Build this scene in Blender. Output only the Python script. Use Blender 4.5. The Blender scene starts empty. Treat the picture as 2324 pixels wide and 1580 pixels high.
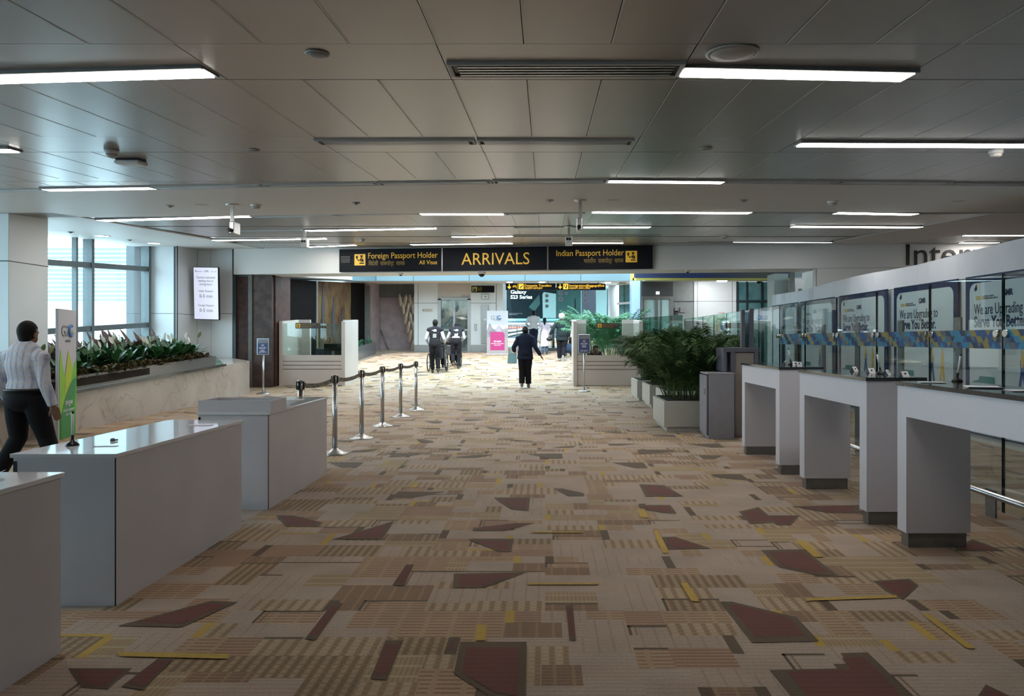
import bpy, bmesh, math, random
from mathutils import Vector, Matrix
random.seed(7)
scn = bpy.context.scene
COL = scn.collection
# ---------------------------------------------------------------- camera
F = 1550.0; HX = 1237.0; HY = 770.0; EYE = 1.4
cam = bpy.data.cameras.new('camera'); camo = bpy.data.objects.new('camera', cam); COL.objects.link(camo)
cam.sensor_width = 36.0; cam.lens = 36.0*F/2324.0
cam.shift_x = (1162.0-HX)/2324.0; cam.shift_y = -(790.0-HY)/2324.0
cam.clip_start = 0.05; cam.clip_end = 300
camo.location = (0, 0, EYE); camo.rotation_euler = (math.radians(90), 0, 0)
scn.camera = camo
# ---------------------------------------------------------------- world, sun, exposure
scn.view_settings.view_transform = 'Standard'
scn.view_settings.look = 'None'; scn.view_settings.gamma = 1.0; scn.view_settings.use_curve_mapping = False
scn.view_settings.exposure = 0.6
world = bpy.data.worlds.new('daylight'); scn.world = world; world.use_nodes = True
wn = world.node_tree.nodes; wl = world.node_tree.links
bg = wn['Background']; bg.inputs['Color'].default_value = (0.68, 0.90, 1.0, 1); bg.inputs['Strength'].default_value = 4.6
sunl = bpy.data.lights.new('sun', 'SUN'); sun = bpy.data.objects.new('sun', sunl); COL.objects.link(sun)
sunl.energy = 3.6; sunl.angle = math.radians(2.0); sunl.color = (1.0, 0.99, 0.97)
sun.rotation_euler = (math.radians(45), math.radians(-6), 0)
cy = scn.cycles
cy.max_bounces = 8; cy.diffuse_bounces = 4; cy.glossy_bounces = 4; cy.transmission_bounces = 8; cy.transparent_max_bounces = 16
cy.sample_clamp_indirect = 4.0; cy.caustics_reflective = False; cy.caustics_refractive = False
try:
    cy.use_denoising = True
except Exception: pass

# ---------------------------------------------------------------- ground and ceiling surfaces
CB = 0.0705; CA = 2.558                       # ceiling height = CA + CB*y
RY = 17.6; RS = 0.066                         # the floor ramps up beyond RY
def ceil_z(y): return CA+CB*y
def floor_z(y): return max(0.0, RS*(y-RY))
def ray(px, py, y): return Vector(((px-HX)/F*y, y, EYE+(HY-py)/F*y))
def on_ceiling(px, py):
    t = (HY-py)/F; y = (CA-EYE)/(t-CB); return Vector(((px-HX)/F*y, y, ceil_z(y)))
def on_floor(px, py):
    t = (py-HY)/F; y = EYE/t
    if y > RY: y = (EYE+RS*RY)/(t+RS)
    return Vector(((px-HX)/F*y, y, floor_z(y)))

# ---------------------------------------------------------------- materials
def mat(name, col, rough=0.5, metal=0.0, emit=None, estr=1.0, noise=0.0, nscale=8.0, bump=0.0, bscale=60.0, spec=0.5, alpha=None, trans=0.0, col2=None):
    m = bpy.data.materials.new(name); m.use_nodes = True
    nt = m.node_tree; b = nt.nodes['Principled BSDF']
    b.inputs['Base Color'].default_value = (*col, 1); b.inputs['Roughness'].default_value = rough
    b.inputs['Metallic'].default_value = metal; b.inputs['Specular IOR Level'].default_value = spec
    tc = nt.nodes.new('ShaderNodeTexCoord')
    if noise > 0 or col2:
        n = nt.nodes.new('ShaderNodeTexNoise'); n.inputs['Scale'].default_value = nscale; n.inputs['Detail'].default_value = 5
        nt.links.new(tc.outputs['Object'], n.inputs['Vector'])
        mx = nt.nodes.new('ShaderNodeMix'); mx.data_type = 'RGBA'
        c2 = col2 if col2 else tuple(c*(1-noise) for c in col)
        mx.inputs['A'].default_value = (*col, 1); mx.inputs['B'].default_value = (*c2, 1)
        mr = nt.nodes.new('ShaderNodeMapRange'); mr.inputs['From Min'].default_value = 0.35; mr.inputs['From Max'].default_value = 0.65
        nt.links.new(n.outputs['Fac'], mr.inputs['Value']); nt.links.new(mr.outputs['Result'], mx.inputs['Factor'])
        nt.links.new(mx.outputs['Result'], b.inputs['Base Color'])
    if bump > 0:
        n2 = nt.nodes.new('ShaderNodeTexNoise'); n2.inputs['Scale'].default_value = bscale; n2.inputs['Detail'].default_value = 3
        nt.links.new(tc.outputs['Object'], n2.inputs['Vector'])
        bp = nt.nodes.new('ShaderNodeBump'); bp.inputs['Strength'].default_value = bump; bp.inputs['Distance'].default_value = 0.01
        nt.links.new(n2.outputs['Fac'], bp.inputs['Height']); nt.links.new(bp.outputs['Normal'], b.inputs['Normal'])
    if emit:
        b.inputs['Emission Color'].default_value = (*emit, 1); b.inputs['Emission Strength'].default_value = estr
    if trans: b.inputs['Transmission Weight'].default_value = trans
    if alpha is not None: b.inputs['Alpha'].default_value = alpha
    return m
def glass(name, tint, refl=0.08, rough=0.0, clear=0.9):
    m = bpy.data.materials.new(name); m.use_nodes = True; nt = m.node_tree
    for n in list(nt.nodes):
        if n.type != 'OUTPUT_MATERIAL': nt.nodes.remove(n)
    out = [n for n in nt.nodes][0]
    tr = nt.nodes.new('ShaderNodeBsdfTransparent'); tr.inputs['Color'].default_value = (*[t*clear for t in tint], 1)
    gl = nt.nodes.new('ShaderNodeBsdfGlossy'); gl.inputs['Roughness'].default_value = rough; gl.inputs['Color'].default_value = (1, 1, 1, 1)
    fr = nt.nodes.new('ShaderNodeLayerWeight'); fr.inputs['Blend'].default_value = 0.5
    pw = nt.nodes.new('ShaderNodeMath'); pw.operation = 'POWER'; pw.inputs[1].default_value = 4.0
    mr = nt.nodes.new('ShaderNodeMath'); mr.operation = 'ADD'; mr.inputs[1].default_value = refl; mr.use_clamp = True
    nt.links.new(fr.outputs['Facing'], pw.inputs[0])
    mx = nt.nodes.new('ShaderNodeMixShader')
    nt.links.new(pw.outputs[0], mr.inputs[0]); nt.links.new(mr.outputs[0], mx.inputs[0])
    nt.links.new(tr.outputs[0], mx.inputs[1]); nt.links.new(gl.outputs[0], mx.inputs[2]); nt.links.new(mx.outputs[0], out.inputs['Surface'])
    return m
def stripe_mat(name, a, b, pitch, axis, duty=0.5, soft=0.12, c=None, pitch2=0.0, rough=0.95, mottle=0.25):
    """woven carpet: stripes of b over a along one axis, optional fainter cross lines c"""
    m = bpy.data.materials.new(name); m.use_nodes = True; nt = m.node_tree; bs = nt.nodes['Principled BSDF']
    bs.inputs['Roughness'].default_value = 0.75 if rough > 0.9 else rough; bs.inputs['Specular IOR Level'].default_value = 0.28 if rough > 0.9 else 0.1
    if rough > 0.9: bs.inputs['Sheen Weight'].default_value = 0.13; bs.inputs['Sheen Roughness'].default_value = 0.5
    tc = nt.nodes.new('ShaderNodeTexCoord'); sp = nt.nodes.new('ShaderNodeSeparateXYZ'); nt.links.new(tc.outputs['Object'], sp.inputs[0])
    def band(ax, p, dty, sf):
        d = nt.nodes.new('ShaderNodeMath'); d.operation = 'DIVIDE'; d.inputs[1].default_value = p; nt.links.new(sp.outputs[ax], d.inputs[0])
        f = nt.nodes.new('ShaderNodeMath'); f.operation = 'PINGPONG'; f.inputs[1].default_value = 0.5; nt.links.new(d.outputs[0], f.inputs[0])
        r = nt.nodes.new('ShaderNodeMapRange'); r.interpolation_type = 'SMOOTHSTEP'
        r.inputs['From Min'].default_value = 0.5-dty/2-sf/2; r.inputs['From Max'].default_value = 0.5-dty/2+sf/2
        nt.links.new(f.outputs[0], r.inputs['Value']); return r.outputs['Result']
    mx = nt.nodes.new('ShaderNodeMix'); mx.data_type = 'RGBA'; mx.inputs['A'].default_value = (*a, 1); mx.inputs['B'].default_value = (*b, 1)
    nt.links.new(band(axis, pitch, duty, soft), mx.inputs['Factor']); last = mx.outputs['Result']
    if c:
        m2 = nt.nodes.new('ShaderNodeMix'); m2.data_type = 'RGBA'; m2.inputs['B'].default_value = (*c, 1)
        nt.links.new(last, m2.inputs['A']); nt.links.new(band(1-axis, pitch2, 0.18, 0.1), m2.inputs['Factor']); last = m2.outputs['Result']
    n = nt.nodes.new('ShaderNodeTexNoise'); n.inputs['Scale'].default_value = 90; n.inputs['Detail'].default_value = 2; nt.links.new(tc.outputs['Object'], n.inputs['Vector'])
    n3 = nt.nodes.new('ShaderNodeTexNoise'); n3.inputs['Scale'].default_value = 3.0; n3.inputs['Detail'].default_value = 3; nt.links.new(tc.outputs['Object'], n3.inputs['Vector'])
    ad = nt.nodes.new('ShaderNodeMath'); ad.operation = 'ADD'; nt.links.new(n.outputs['Fac'], ad.inputs[0]); nt.links.new(n3.outputs['Fac'], ad.inputs[1])
    mr = nt.nodes.new('ShaderNodeMapRange'); mr.inputs['From Min'].default_value = 0.6; mr.inputs['From Max'].default_value = 1.4
    mr.inputs['To Min'].default_value = 1-mottle; mr.inputs['To Max'].default_value = 1+mottle*0.6
    nt.links.new(ad.outputs[0], mr.inputs['Value'])
    mu = nt.nodes.new('ShaderNodeVectorMath'); mu.operation = 'SCALE'; nt.links.new(last, mu.inputs[0]); nt.links.new(mr.outputs['Result'], mu.inputs['Scale'])
    nt.links.new(mu.outputs[0], bs.inputs['Base Color'])
    return m

M = {}
M['white'] = mat('white_panel', (0.62, 0.66, 0.68), 0.35, noise=0.05, nscale=1.5)
M['white_wall'] = mat('white_wall', (0.66, 0.65, 0.63), 0.55, noise=0.05, nscale=0.8)
M['gypsum'] = mat('gypsum_paint', (0.58, 0.57, 0.56), 0.5, noise=0.04, nscale=0.7)
M['ceil'] = mat('satin_ceiling_metal', (0.38, 0.362, 0.345), 0.30, metal=0.65, noise=0.05, nscale=1.2, bump=0.03, bscale=3)
M['ceil_gap'] = mat('ceiling_gap', (0.35, 0.34, 0.33), 0.8)
M['ceil_edge'] = mat('ceiling_panel_edge', (0.66, 0.64, 0.60), 0.4)
M['counter'] = mat('white_solid_surface', (0.58, 0.56, 0.59), 0.32, noise=0.07, nscale=2.5, bump=0.02, bscale=300)
M['counter_top'] = mat('glossy_white_top', (0.66, 0.67, 0.69), 0.06, noise=0.03, nscale=3)
M['desk'] = mat('speckled_white_surface', (0.66, 0.64, 0.69), 0.45, noise=0.06, nscale=120)
M['granite'] = mat('dark_polished_granite', (0.045, 0.047, 0.052), 0.08, noise=0.5, nscale=160)
M['granite2'] = mat('grey_polished_granite', (0.13, 0.14, 0.15), 0.15, noise=0.3, nscale=140)
M['steel'] = mat('brushed_steel', (0.55, 0.56, 0.57), 0.28, metal=1.0, noise=0.1, nscale=30)
M['steel_dark'] = mat('dull_steel', (0.30, 0.30, 0.30), 0.4, metal=0.8, noise=0.15, nscale=20)
M['plinth'] = mat('grey_metal_plinth', (0.23, 0.22, 0.215), 0.38, metal=0.5, noise=0.15, nscale=10)
M['black'] = mat('black_plastic', (0.008, 0.008, 0.009), 0.4, noise=0.2, spec=0.3)
M['dark'] = mat('charcoal_metal', (0.035, 0.036, 0.04), 0.5, noise=0.2)
M['signblack'] = mat('sign_face_black', (0.007, 0.008, 0.012), 0.6, noise=0.2, nscale=2, spec=0.12)
M['signyellow'] = mat('sign_yellow', (0.62, 0.37, 0.03), 0.5, emit=(0.85, 0.50, 0.03), estr=0.10)
M['signglow'] = mat('backlit_sign_yellow', (0.9, 0.55, 0.05), 0.5, emit=(1.0, 0.55, 0.04), estr=0.6)
M['greysign'] = mat('dim_sign_lettering', (0.30, 0.20, 0.04), 0.6)
M['light'] = mat('lit_diffuser', (1, 1, 1), 0.5, emit=(1.0, 0.95, 0.89), estr=16.0)
M['lightdim'] = mat('lit_diffuser_dim', (1, 1, 1), 0.5, emit=(0.92, 0.96, 1.0), estr=6.0)
M['cream'] = mat('cream_laminate', (0.50, 0.46, 0.43), 0.35, noise=0.06, nscale=2)
M['copper'] = mat('bronze_inlay', (0.12, 0.08, 0.06), 0.4, metal=0.5)
M['plastic'] = mat('white_plastic', (0.62, 0.62, 0.60), 0.45, noise=0.05)
M['offwhite'] = mat('offwhite_plastic', (0.40, 0.38, 0.36), 0.5, noise=0.05)
M['greyplastic'] = mat('grey_plastic', (0.22, 0.22, 0.22), 0.5, noise=0.1)
M['paper'] = mat('white_paper', (0.72, 0.74, 0.78), 0.8, noise=0.05)
M['navy'] = mat('navy_ink', (0.014, 0.03, 0.09), 0.5, noise=0.15, spec=0.2)
M['ink'] = mat('black_ink', (0.01, 0.01, 0.012), 0.5, noise=0.2)
M['greyink'] = mat('grey_ink', (0.18, 0.19, 0.22), 0.5, noise=0.1)
M['gold'] = mat('gold_ink', (0.55, 0.38, 0.06), 0.5, noise=0.1)
M['glass'] = glass('clear_green_glass', (0.93, 0.98, 0.975), 0.05, clear=0.97)
M['glassedge'] = mat('dark_glass_edge', (0.004, 0.02, 0.02), 0.1, noise=0.2)
M['glasscyan'] = glass('cyan_glass', (0.55, 0.80, 0.82), 0.08)
M['wglass'] = glass('window_glass', (0.92, 0.98, 1.0), 0.04, clear=0.97)
M['chrome'] = mat('polished_chrome', (0.75, 0.72, 0.68), 0.12, metal=1.0)
M['window_frame'] = mat('window_frame_metal', (0.13, 0.16, 0.17), 0.4, metal=0.2, noise=0.1)
M['teal'] = mat('teal_glass_fascia', (0.075, 0.135, 0.165), 0.35, noise=0.12, nscale=0.6)

# ---------------------------------------------------------------- mesh helpers
class MB:
    """collects shapes in one bmesh; build() links them as one object"""
    def __init__(s): s.bm = bmesh.new(); s.mi = 0
    def _faces(s, fs):
        for f in fs: f.material_index = s.mi
    def poly(s, pts, th=None, n=None):
        vs = [s.bm.verts.new(Vector(p)) for p in pts]
        f = s.bm.faces.new(vs); s._faces([f]); 
        if th:
            f.normal_update(); d = (Vector(n) if n else f.normal)*th
            vb = [s.bm.verts.new(v.co+d) for v in vs]; k = len(vs)
            fs = [s.bm.faces.new(vb)]
            for i in range(k): fs.append(s.bm.faces.new((vs[i], vs[(i+1) % k], vb[(i+1) % k], vb[i])))
            s._faces(fs)
        return s
    def box(s, x0, x1, y0, y1, z0, z1, mtx=None, bev=0.0):
        c = [(x, y, z) for z in (z0, z1) for y in (y0, y1) for x in (x0, x1)]
        vs = [s.bm.verts.new(mtx @ Vector(p) if mtx else Vector(p)) for p in c]
        fs = [s.bm.faces.new([vs[i] for i in q]) for q in ((0, 2, 3, 1), (4, 5, 7, 6), (0, 1, 5, 4), (2, 6, 7, 3), (0, 4, 6, 2), (1, 3, 7, 5))]
        s._faces(fs)
        if bev > 0:
            es = list({e for f in fs for e in f.edges})
            r = bmesh.ops.bevel(s.bm, geom=es, offset=bev, segments=2, affect='EDGES', profile=0.5)
            s._faces(r['faces'])
        return s
    def gbox(s, x0, x1, y0, y1, z1a, z1b=None, sink=0.0):
        """box whose underside follows the floor; top z1a at y0, z1b at y1"""
        z1b = z1a if z1b is None else z1b
        c = [(x0, y0, floor_z(y0)-sink), (x1, y0, floor_z(y0)-sink), (x0, y1, floor_z(y1)-sink), (x1, y1, floor_z(y1)-sink),
             (x0, y0, z1a), (x1, y0, z1a), (x0, y1, z1b), (x1, y1, z1b)]
        return s.hexa(c)
    def hexa(s, c):
        vs = [s.bm.verts.new(Vector(p)) for p in c]
        s._faces([s.bm.faces.new([vs[i] for i in q]) for q in ((0, 2, 3, 1), (4, 5, 7, 6), (0, 1, 5, 4), (2, 6, 7, 3), (0, 4, 6, 2), (1, 3, 7, 5))])
        return s
    def tube(s, pts, rad, n=12, caps=True, flat=(1, 1), up=(0, 1, 0), rnd=False):
        pts = [Vector(p) for p in pts]
        if not hasattr(rad, '__len__'): rad = [rad]*len(pts)
        rad = list(rad)
        if rnd:
            a = (pts[0]-pts[1]).normalized(); b = (pts[-1]-pts[-2]).normalized(); P, R = [], []
            for q in (80, 55, 30): P.append(pts[0]+a*rad[0]*math.sin(math.radians(q))); R.append(rad[0]*math.cos(math.radians(q)))
            P += pts; R += rad
            for q in (30, 55, 80): P.append(pts[-1]+b*rad[-1]*math.sin(math.radians(q))); R.append(rad[-1]*math.cos(math.radians(q)))
            pts, rad = P, R
        rings = []
        prev = None
        for i, p in enumerate(pts):
            d = (pts[min(i+1, len(pts)-1)]-pts[max(i-1, 0)]).normalized()
            if prev is None:
                ref = Vector(up)
                if abs(d.dot(ref)) > 0.95: ref = Vector((1, 0, 0)) if abs(d.x) < 0.9 else Vector((0, 0, 1))
                u = d.cross(ref).normalized()
            else:
                u = (prev-d*prev.dot(d)).normalized()
            prev = u; v = d.cross(u)
            rings.append([s.bm.verts.new(p+(u*math.cos(2*math.pi*k/n)*flat[0]+v*math.sin(2*math.pi*k/n)*flat[1])*rad[i]) for k in range(n)])
        fs = []
        for a, b in zip(rings, rings[1:]):
            for k in range(n): 
                f = s.bm.faces.new((a[k], a[(k+1) % n], b[(k+1) % n], b[k])); f.smooth = True; fs.append(f)
        if caps: fs.append(s.bm.faces.new(rings[0][::-1])); fs.append(s.bm.faces.new(rings[-1]))
        s._faces(fs); return s
    def lathe(s, prof, c=(0, 0, 0), n=24, mtx=None):
        c = Vector(c); rings = []
        for r, z in prof:
            ring = []
            for k in range(n):
                p = Vector((r*math.cos(2*math.pi*k/n), r*math.sin(2*math.pi*k/n), z))
                ring.append(s.bm.verts.new((mtx @ p if mtx else p)+c))
            rings.append(ring)
        fs = []
        for a, b in zip(rings, rings[1:]):
            for k in range(n):
                f = s.bm.faces.new((a[k], a[(k+1) % n], b[(k+1) % n], b[k])); f.smooth = True; fs.append(f)
        fs.append(s.bm.faces.new(rings[0][::-1])); fs.append(s.bm.faces.new(rings[-1])); s._faces(fs); return s
    def ball(s, c, r, sc=(1, 1, 1), n=16, mtx=None):
        m = Matrix.Translation(Vector(c)) @ (mtx if mtx else Matrix.Identity(4)) @ Matrix.Diagonal((r*sc[0], r*sc[1], r*sc[2], 1))
        k = bmesh.ops.create_uvsphere(s.bm, u_segments=n, v_segments=max(6, n//2), radius=1, matrix=m)
        fs = {f for v in k['verts'] for f in v.link_faces}
        for f in fs: f.smooth = True
        s._faces(fs); return s
    def build(s, name, m, parent=None, bevel=0.0, smooth=False, loc=None):
        me = bpy.data.meshes.new(name); bmesh.ops.recalc_face_normals(s.bm, faces=s.bm.faces[:])
        s.bm.to_mesh(me); s.bm.free()
        for q in (m if isinstance(m, (list, tuple)) else [m]): me.materials.append(q)
        o = bpy.data.objects.new(name, me); COL.objects.link(o)
        if parent: o.parent = parent
        if loc is not None: o.location = loc
        if smooth:
            for p in me.polygons: p.use_smooth = True
        if bevel:
            bv = o.modifiers.new('bevel', 'BEVEL'); bv.width = bevel; bv.segments = 2; bv.limit_method = 'ANGLE'
        return o
def tag(o, label=None, cat=None, group=None, kind=None):
    if label: o['label'] = label
    if cat: o['category'] = cat
    if group: o['group'] = group
    if kind: o['kind'] = kind
    return o
def struct(mb, name, m, **k): return tag(mb.build(name, m, **k), kind='structure')
def thing(name, label, cat, loc=(0, 0, 0), rz=0.0, group=None, rot=None):
    o = bpy.data.objects.new(name, None); COL.objects.link(o); o.location = loc
    o.rotation_euler = rot if rot else (0, 0, rz); o.empty_display_size = 0.1
    return tag(o, label, cat, group)
def copy_tree(o, parent=None):
    c = o.copy(); COL.objects.link(c); c.parent = parent
    for ch in list(o.children): copy_tree(ch, c)
    return c
_dg = None
def text(name, body, size, loc, m, parent=None, rot=(math.radians(90), 0, 0), ext=0.001, align='LEFT', sx=1.0, bold=0.0, spacing=1.0, width=None):
    cu = bpy.data.curves.new(name, 'FONT'); cu.body = body; cu.size = size; cu.extrude = ext; cu.align_x = align
    cu.offset = bold; cu.space_character = spacing; cu.resolution_u = 3
    t = bpy.data.objects.new(name+'_tmp', cu); COL.objects.link(t)
    bpy.context.view_layer.update()
    me = bpy.data.meshes.new_from_object(t.evaluated_get(bpy.context.evaluated_depsgraph_get()))
    bpy.data.objects.remove(t)
    if width and len(me.vertices):
        xs = [v.co.x for v in me.vertices]; w = max(xs)-min(xs); sx = width/w if w > 0 else 1
    me.materials.clear(); me.materials.append(m)
    me.transform(Matrix.Diagonal((sx, 1, 1, 1)))
    o = bpy.data.objects.new(name, me); COL.objects.link(o); o.location = loc; o.rotation_euler = rot
    if parent: o.parent = parent
    return o
R = math.radians
# ================================================================ FLOOR (patterned carpet)
CBE = (0.40, 0.315, 0.245)    # carpet base colours (linear)
carpet_mats = [
 stripe_mat('carpet_beige_rib', (0.43, 0.325, 0.25), (0.37, 0.275, 0.205), 0.032, 1, 0.35, 0.4),
 stripe_mat('carpet_beige_line', (0.43, 0.325, 0.25), (0.33, 0.235, 0.165), 0.07, 0, 0.10, 0.14, c=(0.38, 0.285, 0.215), pitch2=0.035),
 stripe_mat('carpet_tan_ladder', (0.44, 0.295, 0.175), (0.27, 0.155, 0.08), 0.034, 1, 0.42, 0.35, c=(0.40, 0.28, 0.16), pitch2=0.13),
 stripe_mat('carpet_cream_bars', (0.45, 0.34, 0.21), (0.29, 0.18, 0.095), 0.062, 0, 0.42, 0.18, c=(0.36, 0.25, 0.14), pitch2=0.036),
 stripe_mat('carpet_brown_weave', (0.28, 0.175, 0.10), (0.20, 0.11, 0.06), 0.026, 1, 0.5, 0.3, c=(0.32, 0.20, 0.10), pitch2=0.08),
 stripe_mat('carpet_dark_brown', (0.12, 0.078, 0.036), (0.09, 0.056, 0.024), 0.02, 1, 0.5, 0.4),
 stripe_mat('carpet_red_brown', (0.145, 0.032, 0.016), (0.10, 0.026, 0.014), 0.04, 1, 0.2, 0.2),
 stripe_mat('carpet_yellow', (0.52, 0.34, 0.05), (0.48, 0.31, 0.045), 0.02, 1),
 stripe_mat('carpet_gold_weave', (0.40, 0.29, 0.155), (0.33, 0.22, 0.11), 0.022, 0, 0.5, 0.4, c=(0.45, 0.36, 0.22), pitch2=0.09),
 stripe_mat('carpet_pale_grey', (0.44, 0.345, 0.27), (0.39, 0.30, 0.23), 0.03, 1, 0.5, 0.5),
 stripe_mat('carpet_olive_bars', (0.38, 0.265, 0.15), (0.20, 0.125, 0.06), 0.05, 0, 0.5, 0.25, c=(0.24, 0.16, 0.085), pitch2=0.04),
 stripe_mat('carpet_rust_ladder', (0.39, 0.25, 0.155), (0.26, 0.14, 0.08), 0.03, 1, 0.45, 0.3),
]
fb = MB()
def frect(x0, x1, y0, y1, mi, dz=0.0):
    fb.mi = mi
    fb.poly([(x0, y0, floor_z(y0)+dz), (x1, y0, floor_z(y0)+dz), (x1, y1, floor_z(y1)+dz), (x0, y1, floor_z(y1)+dz)])
rf = random.Random(11)
def split(x0, x1, y0, y1, depth=0):
    w, d = x1-x0, y1-y0
    if (w > 0.58 or d > 0.36 or (w*d > 0.055 and rf.random() < 0.72)) and max(w, d) > 0.13:
        f = rf.uniform(0.3, 0.7)
        if w*0.62 > d: xm = x0+w*f; split(x0, xm, y0, y1); split(xm, x1, y0, y1)
        else: ym = y0+d*f; split(x0, x1, y0, ym); split(x0, x1, ym, y1)
        return
    r = rf.random()
    mi = 0 if r < 0.20 else 1 if r < 0.35 else 2 if r < 0.47 else 3 if r < 0.58 else 4 if r < 0.66 else 8 if r < 0.77 else 9 if r < 0.88 else 10 if r < 0.94 else 11
    frect(x0, x1, y0, y1, mi)
    q = rf.random()
    if q < 0.10:       # thin brown lines along an edge
        frect(x0, x1, y1-0.018, y1, 5, 0.001)
        if q < 0.05: frect(x0, x0+0.014, y0, y1, 5, 0.001); frect(x0+0.03, x0+0.042, y0, y1-0.018, 4, 0.001)
    elif q < 0.17 and w > 0.16:
        frect(x0, x0+0.055, y0, y1, 5, 0.001); 
        if q < 0.125: frect(x0+0.02, x0+0.03, y0+0.04, y1-0.04, 6, 0.002)
    elif q < 0.20 and w > 0.25 and d > 0.2:
        frect(x0+0.05, x0+w*0.3, y0+0.02, y1, 5, 0.001); frect(x0+0.08, x0+w*0.3-0.02, y0+0.05, y1-0.03, 6, 0.002)
    elif q < 0.225: frect(x0, x0+0.045, y0, y1, 7, 0.001)
    elif q < 0.24: frect(x0, x1, y0, y0+0.03, 7, 0.001)
nsh = [0]
def shard(pts, inner=True):
    nsh[0] += 1; h = 0.0026+(nsh[0] % 5)*2e-4
    fb.mi = 5; fb.poly([(p[0], p[1], floor_z(p[1])+h) for p in pts])
    if inner:
        c = Vector((sum(p[0] for p in pts)/len(pts), sum(p[1] for p in pts)/len(pts)))
        q = [c+(Vector((p[0], p[1]))-c)*0.78 for p in pts]
        fb.mi = 6; fb.poly([(p.x, p.y, floor_z(p.y)+h+0.0011) for p in q])
cell = 0.88
for j in range(-2, 37):
    for i in range(-9, 8):
        y0 = j*cell; x0 = i*1.15+(0.4 if j % 2 else 0)
        split(x0, x0+1.15, y0, y0+cell)
fgp = [
 [(1045,1458),(1195,1458),(1193,1600),(1125,1590),(1030,1530)], [(1634,1367),(1662,1367),(1807,1402),(1859,1457),(1707,1460)],
 [(1727,1250),(1824,1248),(1902,1307),(1857,1307),(1769,1289)], [(1982,1320),(2064,1315),(2084,1330),(2049,1362),(2012,1345)],
 [(1747,1522),(1934,1518),(1907,1484),(1969,1482),(2060,1570),(2075,1600),(1810,1600)], [(1502,1220),(1532,1219),(1614,1246),(1517,1248)],
 [(1677,1162),(1722,1152),(1764,1187),(1702,1190)], [(1450,1100),(1507,1102),(1552,1128),(1465,1128)],
 [(267,1422),(480,1365),(540,1368),(412,1425)], [(155,1518),(300,1518),(245,1565),(187,1562)], [(755,1225),(895,1183),(867,1225)],
 [(1030,1303),(1195,1300),(1100,1335),(1028,1335)], [(1062,1225),(1165,1225),(1160,1253),(1130,1253)],
 [(1120,1130),(1203,1130),(1200,1160),(1160,1157)], [(2167,1245),(2207,1225),(2282,1252),(2170,1252)],
 [(2214,1590),(2237,1555),(2310,1590)], [(1795,1150),(1950,1147),(1950,1165),(1880,1165)],
 [(1284,1375),(1300,1375),(1307,1455),(1292,1455)], [(692,1452),(755,1370),(777,1370),(717,1454)], [(890,1330),(922,1282),(940,1282),(917,1330)],
 [(840,1542),(875,1455),(915,1455),(877,1545)], [(275,1560),(360,1495),(395,1495),(325,1568)], [(1062,1548),(1062,1560),(1063,1560)]]
for p in fgp[:-1]: shard([on_floor(*q) for q in p])
for p in [[(1544,1325),(1560,1325),(1588,1367),(1569,1367)], [(1482,1206),(1494,1206),(1519,1257),(1504,1257)], [(1804,1229),(1827,1229),(1869,1266),(1847,1266)],
          [(1829,1360),(2034,1353),(2037,1359),(1829,1366)], [(2091,1395),(2109,1395),(2214,1474),(2194,1474)], [(1199,1325),(1360,1325),(1360,1329),(1199,1329)],
          [(267,1482),(520,1487),(517,1498),(270,1492)], [(1082,1420),(1105,1420),(1102,1456),(1079,1456)], [(1446,1156),(1462,1156),(1472,1176),(1454,1176)], [(1207,1208),(1322,1208),(1322,1211),(1207,1211)]]:
    fb.mi = 7; fb.poly([(q.x, q.y, 0.0052) for q in (on_floor(*k) for k in p)])
used_ = []
TPL = ([(0, 1), (1, 1), (1, 0), (.6, .12), (0, .55)], [(0, 0), (.6, .8), (1, 1), (.82, 0)], [(0, 1), (.3, 1), (1, .35), (1, 0), (.45, 0)], [(0, 1), (1, 1), (1, 0), (.62, 0)])
for k in range(620):                                    # the same wedge shapes further off
    y = rf.uniform(5.0, 30); x = rf.uniform(-7.0, 3.4)
    w, d = rf.uniform(0.26, 0.46), rf.uniform(0.16, 0.34); tp = TPL[rf.randrange(4)]; fl = rf.random() < 0.3
    if any(abs(x-u)+abs(y-v)*0.9 < 0.80 for u, v in used_): continue
    used_.append((x, y))
    if y < 17.0 or y > 18: shard([(x+((1-u) if fl else u)*w-w/2, y+v*d-d/2) for u, v in tp], y < 6.0)
# plain ground beyond the patterned part and under it
fb.mi = 9
for (ya, yb) in ((-4.5, RY), (RY, 33.2)): 
    fb.poly([(-12.5, ya, floor_z(ya)-0.01), (12.5, ya, floor_z(ya)-0.01), (12.5, yb, floor_z(yb)-0.01), (-12.5, yb, floor_z(yb)-0.01)])
struct(fb, 'floor', carpet_mats)

# ================================================================ CEILING
c_ = MB()
X0, X1 = -10.6, 12.4
def cquad(x0, x1, y0, y1, dz, mi, xa=None, xb=None):
    """sloped ceiling sheet, 3 cm thick, underside dz below the ceiling line"""
    c_.mi = mi; xa = x0 if xa is None else xa; xb = x1 if xb is None else xb
    c_.hexa([(x0, y0, ceil_z(y0)+dz), (x1, y0, ceil_z(y0)+dz), (xa, y1, ceil_z(y1)+dz), (xb, y1, ceil_z(y1)+dz),
             (x0, y0, ceil_z(y0)+dz+.03), (x1, y0, ceil_z(y0)+dz+.03), (xa, y1, ceil_z(y1)+dz+.03), (xb, y1, ceil_z(y1)+dz+.03)])
cquad(X0, X1, -4.5, 17.0, 0.035, 1); cquad(4.0, X1, 17.0, 17.4, 0.035, 1); cquad(X0, 4.0, 17.0, 18.6, 0.035, 1)                       # backing above everything
PW = 0.409; PXO = -0.509
bands = [(-4.4, -2.1), (-1.55, -0.35), (0.2, 1.35), (1.9, 3.2), (3.74, 5.12), (5.69, 7.03), (7.22, 8.30)]
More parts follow.
